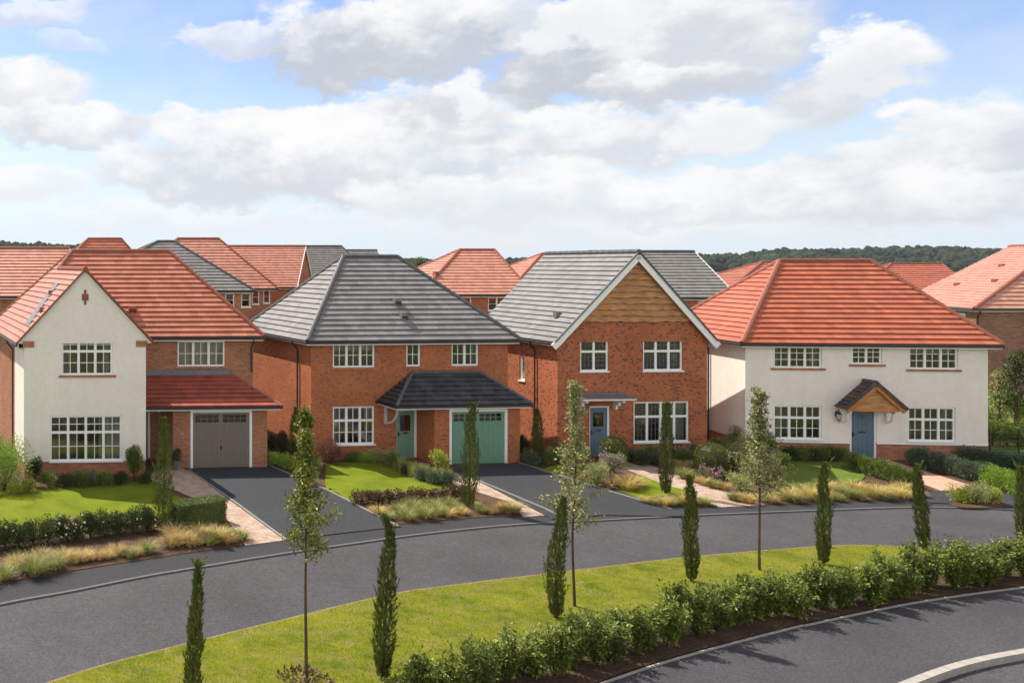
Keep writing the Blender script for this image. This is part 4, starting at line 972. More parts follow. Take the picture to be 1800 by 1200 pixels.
TAB = [(-400, 450), (0, 430), (60, 432), (130, 436), (300, 446), (500, 452), (700, 462), (735, 462), (800, 466), (885, 460), (945, 460), (1100, 455), (1290, 453), (1380, 448), (1440, 441), (1520, 445), (1560, 441), (1640, 437), (1690, 445), (1750, 448), (1900, 440), (2300, 450)]
def prof(X, D=HD + 150):
    x = PX + X * FPX / D
    return max(4, sky_h(interp(TAB, x), D) - 7)
build_hills()(-900, 1900, HD - 60, lambda a: prof(a), 300, 'hill')
# ------------------------------------------------------------------ plants
rng = random.Random(11)
def rdir(r, up=0.0):
    z = r.uniform(-1, 1); a = r.uniform(0, 6.2832); s = math.sqrt(1 - z * z)
    return Vector((s * math.cos(a), s * math.sin(a), z + up)).normalized()
def leaf(mb, p, d, nrm, L, w, u, kind=0):
    "one leaf: a folded kite from p along d"
    s = d.cross(nrm)
    if s.length < 1e-4: s = d.orthogonal()
    s.normalize(); n = s.cross(d)
    m = p + d * L * .45
    i = len(mb.v)
    mb.v += [p, m + s * w / 2 + n * w * .12, p + d * L, m - s * w / 2 + n * w * .12]
    mb.f.append((i, i + 1, i + 2, i + 3)); mb.uv += [(u, 0), (u, .5), (u, 1), (u, .5)]; mb.mi.append(mb.m); mb.sm.append(False)
def cluster(mb, c, rad, n, L, w, r, up=.25, flat=1.0, tone=None, out=.6):
    for _ in range(n):
        o = rdir(r); rr = rad * (r.random() ** .45)
        p = c + Vector((o.x * rr, o.y * rr, o.z * rr * flat))
        d = (o * out + rdir(r) * (1 - out) + Vector((0, 0, up))).normalized()
        u = min(.999, max(.001, (tone if tone is not None else .5) + r.gauss(0, .2)))
        l = L * r.uniform(.7, 1.25)
        leaf(mb, p, d, rdir(r, .7), l, w * r.uniform(.8, 1.2), u)
def cypress_mesh(h, R0, seed, n=3400, lean=0.0):
    r = random.Random(seed); mb = MB()
    tx = [(noise.noise((seed * 3.1, z * 1.3, 0)) * .05 * z + lean * z * z) for z in [i / 20 * h for i in range(21)]]
    def ax(z): i = min(19, int(z / h * 20)); f = z / h * 20 - i; return tx[i] + (tx[i + 1] - tx[i]) * f
    for _ in range(n):
        f = r.random() ** 1.15
        prof = (.62 + .5 * min(1, f / .2)) if f < .2 else 1.12 * max(.08, (1 - ((f - .2) / .8) ** 2.2)) ** .75
        a = r.uniform(0, 6.2832); bumpy = .82 + .34 * noise.noise((math.cos(a) * 1.4 + seed, math.sin(a) * 1.4, f * h * 2.2))
        rr = R0 * prof * bumpy * (.35 + .65 * r.random() ** .35)
        p = Vector((ax(f * h) + math.cos(a) * rr, math.sin(a) * rr, f * h * .97 + .05))
        d = Vector((math.cos(a) * .38, math.sin(a) * .38, 1 + r.gauss(0, .2))) + rdir(r) * .22
        u = min(.99, max(.01, .5 + .5 * noise.noise((math.cos(a) * 2 + seed, math.sin(a) * 2, f * h * 3)) + r.gauss(0, .14)))
        leaf(mb, p, d.normalized(), Vector((math.cos(a), math.sin(a), .1)) + rdir(r) * .6, r.uniform(.07, .15), r.uniform(.018, .034), u)
    for _ in range(26):      # wispy shoots that break the outline
        f = r.uniform(.15, .98); a = r.uniform(0, 6.28)
        c = Vector((ax(f * h) + math.cos(a) * R0 * .85, math.sin(a) * R0 * .85, f * h))
        if f > .6: c.x = ax(f * h) + (c.x - ax(f * h)) * .55; c.y *= .55
        d = Vector((math.cos(a) * .35, math.sin(a) * .35, 1)).normalized(); l = r.uniform(.12, .34)
        for k in range(16):
            q = c + d * l * k / 16; leaf(mb, q, (d + rdir(r) * .5).normalized(), rdir(r), .08, .02, min(.99, max(.01, r.gauss(.6, .2))))
    tb = MB(); zs = [0, .1, .4, .8]; tb.tube([(ax(z * h), 0, z * h - .02) for z in zs], [.045, .04, .03, .012], 7, raw=True)
    return mb, tb
def bush_mesh(rx, rz, seed, n, L, w, lobes=7, up=.3, tone=None, out=.6, rad=.55, stems=0, base=.0):
    r = random.Random(seed); mb = MB(); sb = MB()
    for k in range(lobes):
        a = k / lobes * 6.28 + r.uniform(-.4, .4); q = r.uniform(.15, .62) * rx if k else 0
        z = base + r.uniform(.3, .72) * (rz - base)
        c = Vector((math.cos(a) * q, math.sin(a) * q, z)); rr = rx * rad * r.uniform(.75, 1.15)
        fl = min(1.5, max(.6, (rz - base) * .5 / (rx * rad)))
        t = (tone if tone is not None else .5) + r.uniform(-.14, .14)
        cluster(mb, c, rr, n // lobes, L, w, r, up, fl, t, out)
        if stems: sb.tube([(r.uniform(-.03, .03), r.uniform(-.03, .03), -.02), (c.x * .5, c.y * .5, c.z * .55), tuple(c)], [.012, .009, .005], 5, raw=True)
    return mb, sb
def laurel_mesh(seed, h=1.2, w=.42):
    "young hedge plant: several upright shoots set with long glossy leaves, bare at the foot"
    r = random.Random(seed); mb = MB(); sb = MB()
    for k in range(12):
        a = r.uniform(0, 6.28); q = w * r.uniform(.15, 1.0) if k else .02; top = h * r.uniform(.66, 1.0) * (1 - .22 * q / w)
        P = [Vector((math.cos(a) * q * f ** .7, math.sin(a) * q * f ** .7, top * f - .02)) + Vector((r.uniform(-.03, .03), r.uniform(-.03, .03), 0)) * f for f in (0, .3, .6, 1)]
        sb.tube(P, [.012, .009, .006, .003], 5, raw=True)
        t = r.uniform(.3, .75); m = 105
        for i in range(m):
            f = .07 + .93 * (i / m) ** .9; j = 0 if f < .3 else (1 if f < .6 else 2); f0 = (0, .3, .6)[j]; f1 = (.3, .6, 1.0001)[j]
            p = P[j].lerp(P[j + 1], (f - f0) / (f1 - f0)); d = (rdir(r) + Vector((0, 0, .45))).normalized()
            p = p + rdir(r) * r.uniform(0, .13); 
            leaf(mb, p, d, Vector((0, 0, 1)) + rdir(r) * .5, r.uniform(.07, .125), r.uniform(.03, .05), min(.99, max(.01, r.gauss(t + .08 * (f > .85), .16))))
    return mb, sb
def tuft_mesh(seed, h, n=260, spread=.5, w=.012, droop=.5, upright=.25):
    r = random.Random(seed); mb = MB()
    for _ in range(n):
        a = r.uniform(0, 6.2832); tilt = upright + (spread - upright) * r.random() ** .8 + .02; L = h * r.uniform(.6, 1.15); q = r.random() ** .5 * h * .24
        p = Vector((math.cos(a) * q, math.sin(a) * q, -.01)); s = Vector((-math.sin(a), math.cos(a), 0)); a += r.gauss(0, .35)
        u = min(.99, max(.01, r.gauss(.5, .22))); prev = None; th = tilt * .55
        for k in range(5):
            ww = w * (1 - k / 4.4)
            cur = (p - s * ww / 2, p + s * ww / 2)
            if prev:
                i = len(mb.v); mb.v += [prev[0], prev[1], cur[1], cur[0]]; mb.f.append((i, i + 1, i + 2, i + 3))
                mb.uv += [(u, 0)] * 4; mb.mi.append(0); mb.sm.append(True)
            prev = cur; p = p + Vector((math.cos(a) * math.sin(th), math.sin(a) * math.sin(th), math.cos(th))) * L / 4
            th += droop * r.uniform(.3, .75)
    return mb
def dome_mesh(rad, h, seed, n=5200, L=.045):
    "clipped topiary: a dome of tiny leaves with a tight surface"
    r = random.Random(seed); mb = MB()
    for _ in range(n):
        a = r.uniform(0, 6.2832); f = r.random()
        if f < .55: z = h * r.random() * .6; rr = rad * (.92 + .08 * math.sin(min(1, z / (h * .6)) * 3.14))
        else:
            b = math.asin(r.random()); rr = rad * math.cos(b); z = h * .6 + h * .4 * math.sin(b)
        rr *= r.uniform(.9, 1.02); n_ = Vector((math.cos(a) * rr / rad, math.sin(a) * rr / rad, max(0, (z - h * .55) / (h * .45)))).normalized()
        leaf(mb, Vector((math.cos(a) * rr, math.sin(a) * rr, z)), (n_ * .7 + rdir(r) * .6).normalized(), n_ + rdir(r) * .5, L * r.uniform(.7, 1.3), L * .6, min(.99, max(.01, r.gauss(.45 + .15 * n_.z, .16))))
    cb = MB(); cb.lathe((0, 0, 0), [(rad * .86, 0), (rad * .88, h * .55), (rad * .7, h * .8), (rad * .35, h * .93), (0, h * .96)], 14, raw=True)
    return mb, cb
def sapling(h, crown0, seed, width, leafL=.085, n=1900, hollow=None):
    r = random.Random(seed); tb = MB(); mb = MB()
    sway = lambda z: (noise.noise((seed, z * .35, 0)) * .10 * min(1, z / 2), noise.noise((seed + 9, z * .35, 0)) * .08)
    zs = [h * i / 14 for i in range(15)]
    ax = [Vector((*sway(z), z - .03)) for z in zs]
    tb.tube(ax, [.034 * (1 - .86 * i / 14) + .003 for i in range(15)], 7, raw=True)
    nl = 34; per = n // nl
    for k in range(nl):
        f = crown0 + (1 - crown0) * (k + r.random()) / nl; i = min(13, int(f * 14)); p = ax[i].lerp(ax[i + 1], f * 14 - i)
        a = k * 2.4 + r.uniform(-.4, .4); rel = (f - crown0) / (1 - crown0)
        shape = (.55 + .75 * math.sin(min(1, rel * 1.45 + .22) * 3.1416)) * (1 - .45 * rel)
        l = width * max(.18, shape) * r.uniform(.6, 1.1)
        d = Vector((math.cos(a), math.sin(a), .75 + .7 * rel)).normalized()
        e = p + d * l; m = p + d * l * .5 + Vector((0, 0, l * .05))
        tb.tube([p, m, e], [.011, .007, .003], 5, raw=True)
        t = r.uniform(.3, .7)
        for q in range(per):
            u = r.random() ** .7; c = p.lerp(e, u) + rdir(r) * r.uniform(.02, .17) * (1.15 - .4 * rel)
            d2 = (rdir(r) + Vector((0, 0, -.15))).normalized()
            leaf(mb, c, d2, rdir(r, .6), leafL * r.uniform(.6, 1.2), leafL * r.uniform(.45, .65), min(.99, max(.01, r.gauss(t, .2))))
    return mb, tb

LM = {}
LM['cypress'] = leaf_mat('cypress_leaf', [(0, (0.037, 0.053, 0.011)), (.5, (0.086, 0.108, 0.021)), (1, (0.172, 0.190, 0.037))], .18, .6)
LM['sapling'] = leaf_mat('sapling_leaf', [(0, (0.061, 0.073, 0.013)), (.45, (0.132, 0.152, 0.024)), (.8, (0.231, 0.237, 0.040)), (1, (0.374, 0.341, 0.077))], .28)
LM['greyleaf'] = leaf_mat('grey_green_leaf', [(0, (0.122, 0.134, 0.051)), (.5, (0.234, 0.244, 0.094)), (1, (0.445, 0.413, 0.196))], .25)
LM['laurel'] = leaf_mat('laurel_leaf', [(0, (0.048, 0.070, 0.013)), (.5, (0.110, 0.150, 0.022)), (.85, (0.188, 0.231, 0.037)), (1, (0.250, 0.275, 0.056))], .25, .42, .3)
LM['box'] = leaf_mat('box_leaf', [(0, (0.049, 0.079, 0.018)), (.5, (0.111, 0.161, 0.027)), (1, (0.222, 0.279, 0.049))], .15)
LM['darkhedge'] = leaf_mat('dark_hedge_leaf', [(0, (0.019, 0.029, 0.011)), (.5, (0.044, 0.061, 0.018)), (1, (0.110, 0.131, 0.039))], .12)
LM['topiary'] = leaf_mat('topiary_leaf', [(0, (0.052, 0.058, 0.011)), (.5, (0.114, 0.123, 0.018)), (1, (0.211, 0.210, 0.033))], .15)
LM['straw'] = leaf_mat('straw_blade', [(0, (0.286, 0.212, 0.069)), (.5, (0.551, 0.424, 0.143)), (1, (0.784, 0.636, 0.276))], .3, .7)
LM['ginger'] = leaf_mat('ginger_blade', [(0, (.26, .17, .065)), (.5, (.46, .32, .13)), (1, (.66, .50, .24))], .3, .7)
LM['greengrass'] = leaf_mat('yellow_green_blade', [(0, (.12, .14, .035)), (.5, (.25, .27, .075)), (1, (.44, .43, .16))], .3, .7)
LM['lime'] = leaf_mat('lime_leaf', [(0, (0.155, 0.186, 0.023)), (.5, (0.310, 0.342, 0.054)), (1, (0.513, 0.528, 0.124))], .3)
LM['fresh'] = leaf_mat('fresh_leaf', [(0, (0.098, 0.171, 0.026)), (.5, (0.220, 0.340, 0.047)), (1, (0.417, 0.544, 0.087))], .28)
LM['spire'] = leaf_mat('spire_leaf', [(0, (0.156, 0.185, 0.059)), (.5, (0.311, 0.340, 0.117)), (1, (0.601, 0.578, 0.255))], .28)
LM['maroon'] = leaf_mat('maroon_leaf', [(0, (0.057, 0.027, 0.019)), (.5, (0.121, 0.072, 0.043)), (1, (0.259, 0.173, 0.121))], .15)
LM['acer'] = leaf_mat('russet_leaf', [(0, (.11, .038, .026)), (.5, (.20, .085, .055)), (1, (.32, .16, .11))], .25)
LM['bluegreen'] = leaf_mat('blue_green_leaf', [(0, (0.039, 0.066, 0.038)), (.5, (0.089, 0.129, 0.071)), (1, (0.187, 0.231, 0.133))], .15)
LM['far'] = leaf_mat('far_tree_leaf', [(0, (0.050, 0.069, 0.028)), (.5, (0.107, 0.135, 0.041)), (1, (0.205, 0.223, 0.071))], .2)
LM['white'] = leaf_mat('white_petal', [(0, (0.594, 0.450, 0.342)), (.5, (0.778, 0.620, 0.494)), (1, (0.900, 0.780, 0.665))], .3)
LM['purple'] = leaf_mat('purple_petal', [(0, (.24, .12, .30)), (.5, (.38, .22, .45)), (1, (.55, .40, .60))], .3)
LM['pink'] = leaf_mat('pink_petal', [(0, (.40, .14, .26)), (.5, (.52, .24, .38)), (1, (.62, .38, .50))], .3)
M['bark'] = plain('brown_bark', (.095, .065, .045), .9, .1, .25, 9)
M['stem'] = plain('dark_stem', (.10, .065, .035), .9, .1, .25, 9)

PLANTS = []      # (object, pixel x, list key) so that ordinals can be written once all are placed
def put(name, parts, x, y, label, cat, group, s=1.0, rz=None, sz=None, z=.02, loc=None, seq=None):
    "a thing whose first entry in parts is the crown mesh and whose others are children"
    p = loc or (*g(x, y), z)
    rz = rng.uniform(0, 6.28) if rz is None else rz
    main = parts[0]
    if len(parts) == 1:
        o = bpy.data.objects.new(name, main[1]); COL.objects.link(o)
    else:
        o = empty(name)
        for nm, me in parts:
            c = bpy.data.objects.new(nm, me); COL.objects.link(c); c.parent = o
    o.location = p; o.rotation_euler = (0, 0, rz); o.scale = (s, s, sz or s)
    tag(o, label, cat, group); PLANTS.append((o, x, seq)); return o
def meshes(mb, sb, crown, cm, stem='stem', sm='stem'):
    out = [(crown, mb.mesh(crown, LM[cm] if cm in LM else M[cm]))]
    if sb is not None and sb.v: out.append((stem, sb.mesh(stem, M[sm] if sm in M else LM[sm])))
    return out

# --- cypresses in the verge and by the drives
def cypress(x, y, ytop, label, seed, R0=.25, group=None, lean=0.0, H=None):
    X, D = g(x, y); h = H or (y - ytop) * D / FPX
    mb, tb = cypress_mesh(h, R0, seed, int(1000 * h), lean)
    put('cypress_tree', meshes(mb, tb, 'crown', 'cypress', 'trunk', 'bark'), x, y, label, 'tree', group, rz=rng.uniform(-.3, .3)).rotation_euler[1] = rng.uniform(-.035, .035)
G1 = 'cypresses planted along the grass verge'; G2 = 'cypresses planted in the front gardens'
cypress(338, 1292, 990, 'wispy leaning cypress low in the photo, leftmost on the road verge', 21, .15, G1, .014)
cypress(673, 1195, 907, 'tall full cypress on the verge, nearest to the camera left of the hedge', 22, .195, G1)
cypress(977, 1086, 875, 'cypress growing between the hedge end and the second sapling', 23, .20, G1, .02)
cypress(1216, 1022, 837, 'narrow verge cypress halfway between the second and third saplings', 24, .165, G1)
cypress(1447, 992, 815, 'verge cypress just right of the third sapling, above the hedge', 25, .165, G1)
cypress(1624, 966, 818, 'leaning verge cypress in front of the pink path', 26, .16, G1, -.016)
cypress(1799, 955, 866, 'verge cypress cut by the right edge of the photo', 27, .16, G1, H=2.3)
cypress(287, 932, 734, 'bright green cypress in front of the taupe garage house porch', 31, .31, G2)
cypress(824, 893, 709, 'dark cypress standing before the green garage door', 32, .29, G2)
cypress(1170, 868, 708, 'cypress before the large lower window of the timber gabled house', 33, .22, G2)
cypress(947, 815, 720, 'cypress at the sunlit side wall of the timber gabled house', 34, .27, G2)
cypress(519, 808, 718, 'bright cypress at the sunlit side wall of the grey hipped house', 35, .27, G2)
# --- young trees
GS = 'young trees staked along the verge'
for (x, y, yt, c0, wd, sd, mat, lab, n) in (
    (538, 1196, 725, .45, .68, 3, 'sapling', 'tallest young tree with yellow-green leaves, standing left on the verge', 4600),
    (1010, 1066, 676, .34, .74, 4, 'greyleaf', 'thin young tree with dull leaves in front of the blue-grey door', 4200),
    (1335, 1002, 690, .38, .86, 5, 'greyleaf', 'sparse young tree in front of the white house left windows', 4000)):
    X, D = g(x, y); h = (y - yt) * D / FPX; mb, tb = sapling(h, c0, sd, wd, .085, n)
    o = put('young_tree', meshes(mb, tb, 'crown', mat, 'trunk', 'bark'), x, y, lab, 'tree', GS, rz=0)
X, D = g(510, 1200)
r = random.Random(2); mb = MB()
for k in range(240):
    a = r.uniform(0, 6.28); q = .55 * r.random() ** .5; leaf(mb, Vector((math.cos(a) * q, math.sin(a) * q, .03 + .1 * (1 - q / .55))), rdir(r, .2), rdir(r, 1), .12, .05, r.random())
LM['chips'] = leaf_mat('bark_chip', [(0, (0.065, 0.035, 0.019)), (.5, (0.140, 0.085, 0.052)), (1, (0.259, 0.170, 0.109))], 0, .9)
o = mb.build('bark_mulch', LM['chips']); o.location = (*g(538, 1196), 0); o['kind'] = 'stuff'
# --- the laurel hedge in the near bed
variants = [meshes(*laurel_mesh(40 + i, 1.2 + .08 * (i % 3), .40), 'leaves', 'laurel', 'stem', 'stem') for i in range(6)]
HLm = [(640, 1310), (720, 1266), (800, 1232), (880, 1203), (990, 1176), (1100, 1145), (1256, 1110), (1400, 1080), (1520, 1057), (1640, 1036), (1800, 1012), (1920, 998)]
hl = curve(gp(HLm), 24); acc = 0; spots = [hl[0]]
for a, b in zip(hl, hl[1:]):
    acc += (b - a).length
    if acc > .30: spots.append(b); acc = 0
for i, p in enumerate(spots):
    px = PX + p.x * FPX / p.y
    if px < 700: continue
    o = Vector((rng.uniform(-.08, .08), rng.uniform(-.24, .20))); p = p + o
    put('laurel_shrub', variants[i % 6], px, 0, 'leafy laurel shrub of the roadside hedge, %s from its near end', 'shrub', 'laurel shrubs forming the roadside hedge', s=rng.uniform(.85, 1.15), sz=rng.uniform(.66, 1.06), loc=(p.x, p.y, .03), seq='laurel')
# --- ornamental grasses
TV = {k: [(k, tuft_mesh(60 + i, h * 1.06, int(n * 1.2), sp, .017, dr, upr).mesh('grass_tuft', LM[k])) for i in range(3)] for k, h, n, sp, dr, upr in (('straw', .62, 400, 1.25, .62, .02), ('ginger', .55, 380, 1.3, .65, .02), ('greengrass', .6, 400, 1.3, .62, .02), ('spire', .62, 260, .35, .1, .02))}
def tufts(lst, where, key, word):
    lst = [(x + rng.uniform(-3, 3), y, ('greengrass' if k == 'straw' and rng.random() < .35 else k), s * rng.choice((.65, .8, .9, 1.0))) for x, y, k, s in lst]
    for i, (x, y, k, s) in enumerate(lst):
        put('grass_tuft', [TV[k][rng.randrange(3)]], x, y, word[k] + ', %s from the left ' + where, 'ornamental grass', 'ornamental grasses ' + where, s=s * rng.uniform(.9, 1.1), seq=key)
WD = {'straw': 'straw-coloured grass tuft', 'ginger': 'ginger-tinted grass tuft', 'greengrass': 'yellow-green grass tuft', 'spire': 'upright pale green stems'}
bed1 = [(-22, 1030, 'straw', 1.1), (8, 1018, 'greengrass', 1.15), (30, 1000, 'straw', 1.1), (58, 1010, 'greengrass', 1.1), (78, 985, 'ginger', .8), (92, 1000, 'greengrass', 1.15), (112, 988, 'straw', 1.0), (132, 990, 'ginger', .85), (150, 986, 'straw', .7), (172, 984, 'ginger', .7), (190, 982, 'straw', .65), (209, 975, 'ginger', .8), (225, 980, 'straw', .8), (243, 976, 'ginger', .9), (262, 972, 'straw', .7), (300, 962, 'ginger', 1.15), (318, 956, 'straw', 1.25), (336, 960, 'ginger', 1.1), (350, 950, 'straw', 1.35), (368, 958, 'greengrass', 1.1), (384, 950, 'straw', 1.0), (398, 955, 'ginger', .7), (408, 946, 'greengrass', 1.05), (422, 950, 'greengrass', .8), (310, 945, 'ginger', 1.2)]
tufts(bed1, 'in the bed before the white gable', 'bed1', WD)
bed2 = [(664, 905, 'straw', .95), (684, 913, 'greengrass', .95), (700, 905, 'straw', .9), (716, 915, 'greengrass', 1.0), (733, 908, 'greengrass', 1.0), (750, 912, 'straw', .95), (768, 905, 'greengrass', 1.0), (785, 909, 'straw', .85), (803, 902, 'greengrass', .9), (812, 906, 'straw', .8), (848, 902, 'greengrass', .8), (864, 904, 'ginger', .7), (880, 900, 'straw', .85), (893, 902, 'ginger', .85), (905, 901, 'greengrass', .75), (725, 897, 'greengrass', .9), (760, 895, 'greengrass', .8), (790, 893, 'greengrass', .85), (835, 893, 'straw', .7)]
tufts(bed2, 'in the kerbside bed before the green doors', 'bed2', WD)
bed2b = [(722, 838, 'spire', 1.1), (734, 843, 'spire', 1.2), (746, 842, 'spire', 1.15), (757, 848, 'spire', 1.2), (768, 846, 'spire', 1.15), (778, 852, 'spire', 1.1), (708, 830, 'spire', 1.0), (698, 826, 'spire', .9), (788, 850, 'spire', 1.0)]
tufts(bed2b, 'beside the green front door', 'bed2b', WD)
bed3 = [(1026, 842, 'straw', 1.0), (1040, 850, 'straw', .8), (1092, 858, 'ginger', 1.15), (1102, 862, 'straw', 1.1), (1112, 855, 'ginger', 1.0), (1134, 884, 'straw', .75), (1150, 888, 'greengrass', .75), (1166, 890, 'straw', .8), (1185, 888, 'greengrass', .85), (1203, 887, 'straw', .8), (1222, 888, 'greengrass', .8), (1240, 888, 'greengrass', .65)]
tufts(bed3, 'in the kerbside bed of the timber gabled house', 'bed3', WD)
bed4 = [(1188, 818, 'straw', .9), (1203, 826, 'ginger', .95), (1215, 836, 'straw', 1.0), (1206, 842, 'straw', .9), (1225, 848, 'ginger', .8), (1240, 853, 'straw', .7), (1256, 858, 'straw', .75), (1272, 862, 'ginger', .7), (1222, 822, 'straw', .8), (1196, 834, 'greengrass', .8)]
tufts(bed4, 'beside the clipped domes', 'bed4', WD)
bed5 = [(x, 882 - (x - 1290) * .028 + (i % 3) * 3 - 2, ('greengrass', 'straw', 'straw', 'ginger')[(i * 7) % 4], .8 + .15 * ((i * 5) % 3) / 2) for i, x in enumerate(range(1292, 1620, 13))]
bed5 += [(x, 868 - (i % 2) * 3, ('straw', 'greengrass', 'straw')[i % 3], .9) for i, x in enumerate(range(1390, 1600, 22))]
tufts(bed5, 'in the kerbside bed of the white house', 'bed5', WD)
# --- shrubs
def shrub(x, y, wpx, hpx, mat, label, seed=None, L=.06, w=.035, dens=1.0, cat='shrub', group=None, seq=None, lobes=7, name='shrub', flowers=None, D=None, zb=None, out=.6):
    X, Dg = g(x, y) if D is None else ((x - PX) * D / FPX, D)
    rx, hz = wpx * Dg / FPX / 2, hpx * Dg / FPX
    area = rx * hz; n = int(min(5200, max(500, dens * 1.55 * (rx * rx * 3.2 + rx * hz * 7) / (L * w))))
    mb, sb = bush_mesh(rx, hz, seed or int(x * 7 + y), n, L, w, lobes, stems=1, out=out)
    parts = meshes(mb, sb, 'leaves', mat, 'stem', 'stem')
    if flowers:
        fm, fn, fl = flowers; r = random.Random(int(x)); fb = MB()
        for _ in range(fn):
            a = r.uniform(0, 6.28); q = rx * r.random() ** .5; z = hz * r.uniform(.45, 1.08) * (1 - .35 * (q / rx) ** 2)
            c = Vector((math.cos(a) * q, math.sin(a) * q, z))
            for _k in range(6): leaf(fb, c, rdir(r, .5), rdir(r), fl, fl * .8, min(.99, max(.01, r.gauss(.5, .2))))
        parts.append(('blossoms', fb.mesh('blossoms', LM[fm])))
    z = .03 if zb is None else zb
    return put(name, parts, x, y, label, cat, group, loc=(X, Dg, z), seq=seq)
shrub(8, 862, 104, 88, 'fresh', 'rounded pale green bush at the left edge of the lawn', 1, .075, .04, .8, lobes=11)
shrub(-34, 850, 90, 92, 'fresh', 'darker green bush cut by the left edge of the photo', 2, .08, .045, .8)
for i, (x, y, w, h) in enumerate([(-14, 872, 40, 24), (28, 868, 44, 20), (52, 866, 34, 22)]): shrub(x, y, w, h, 'lime', 'low yellow-green mound under the round bush, %s from the left', None, .05, .03, 1.0, group='yellow-green mounds under the round bush', seq='mound')
shrub(62, 856, 30, 68, 'darkhedge', 'dark climber against the left corner of the white gable', 3, .06, .03, 1.1)
shrub(236, 848, 38, 80, 'box', 'upright dark climber right of the lower gable window', 4, .06, .03, 1.0)
for x, y, w, h, m in ((86, 858, 44, 26, 'box'), (112, 858, 40, 24, 'darkhedge'), (138, 857, 42, 26, 'box'), (160, 855, 34, 32, 'bluegreen'), (186, 854, 40, 24, 'box'), (212, 852, 36, 22, 'darkhedge'), (255, 850, 34, 18, 'darkhedge')):
    shrub(x, y, w, h, m, 'low dark shrub at the foot of the white gable, %s from the left', None, .05, .028, 1.0, group='low shrubs along the foot of the white gable', seq='gablefoot')
for i, x in enumerate(range(-16, 280, 25)):
    y = 968 - (x + 16) * .125
    shrub(x, y, 50, 42, 'darkhedge', 'dark rose bush in the row edging the left lawn, %s from the left', None, .05, .032, 1.0, group='rose bushes edging the left lawn', seq='rose', name='rose_bush', flowers=('white', 34 if 5 <= i <= 6 else (4 if i % 2 else 2), .045))
# clipped box hedge blocks
def box_hedge(p0, p1, w, h, mat, label, seed, L=.045, dens=1.0, name='clipped_hedge', z=.03, wob=.06):
    a, b = Vector(p0), Vector(p1); l = (b - a).length; ang = math.atan2((b - a).y, (b - a).x); r = random.Random(seed); mb = MB()
    n = int(dens * (2 * l * h + l * w + 2 * w * h) / (L * L * .55) * 1.7)
    for _ in range(min(n, 14000)):
        q = r.random() * (2 * h * l + l * w + 2 * w * h); t = r.uniform(0, l); zz = h * r.random() ** .8
        if q < 2 * h * l: y = w / 2 * (1 if q < h * l else -1); nn = Vector((0, 1 if y > 0 else -1, .15)); p = Vector((t, y, zz))
        elif q < 2 * h * l + l * w: p = Vector((t, r.uniform(-w / 2, w / 2), h)); nn = Vector((0, 0, 1))
        else: e = r.random() < .5; p = Vector((l if e else 0, r.uniform(-w / 2, w / 2), zz)); nn = Vector((1 if e else -1, 0, .1))
        k = noise.noise((p.x * 2.2 + seed, p.y * 2.2, p.z * 2.2)); p += nn * (k * wob - .02 - r.random() ** 2 * .08)
        p.z = max(0, p.z)
        leaf(mb, p, (nn * .6 + rdir(r) * .7).normalized(), nn + rdir(r) * .6, L * r.uniform(.7, 1.3), L * .6, min(.99, max(.01, r.gauss(.45, .18) + .25 * k)))
    cb = MB(); cb.box(.04, l - .04, -w / 2 + .07, w / 2 - .07, 0, h - .08)
    o = empty(name, (a.x, a.y, z), ang)
    for nm, m_, mm in (('leaves', mb, LM[mat]), ('twig_core', cb, LM['darkhedge'])): m_.build(nm, mm, o)
    return tag(o, label, 'hedge')
box_hedge(g(303, 930), g(391, 915), .55, .80, 'box', 'clipped box hedge block at the corner of the left lawn', 3)
# house 2 garden
for x, y, w, h, m in ((478, 806, 20, 52, 'darkhedge'), (496, 806, 26, 54, 'darkhedge'), (480, 818, 36, 22, 'fresh'), (502, 824, 40, 24, 'fresh'), (528, 832, 40, 26, 'lime'), (552, 838, 34, 30, 'box'), (545, 852, 36, 26, 'fresh')):
    shrub(x, y, w, h, m, {'darkhedge': 'dark upright shrub', 'fresh': 'fresh green low shrub', 'lime': 'yellowish low shrub', 'box': 'deep green low shrub'}[m] + ' in the strip by the left driveway, %s from the left', None, .055, .032, 1.0, group='shrubs in the strip by the left driveway', seq='strip1')
shrub(581, 816, 44, 46, 'acer', 'russet leaved shrub beside the lower window of the orange brick house', 8, .055, .03, .8)
for x, y, w, h, m in ((620, 812, 34, 16, 'box'), (640, 813, 34, 15, 'fresh'), (662, 814, 38, 22, 'spire'), (684, 816, 36, 26, 'spire'), (700, 824, 34, 24, 'box'), (722, 836, 34, 22, 'darkhedge'), (742, 846, 36, 22, 'bluegreen'), (765, 852, 38, 24, 'bluegreen'), (788, 856, 32, 24, 'bluegreen')):
    shrub(x, y, w, h, m, 'small shrub edging the back of the middle lawn, %s from the left', None, .05, .025, 1.0, group='shrubs edging the back of the middle lawn', seq='strip2')
shrub(775, 838, 36, 48, 'lime', 'pale leafy shrub at the left foot of the green garage door', 9, .075, .05, .9)
for i, x in enumerate(range(628, 822, 19)):
    shrub(x, 886 - (x - 628) * .045, 30, 20, 'maroon', 'dark maroon low plant edging the front of the middle lawn, %s from the left', None, .07, .05, 1.1, group='maroon plants edging the middle lawn', seq='maroon', name='maroon_plant')
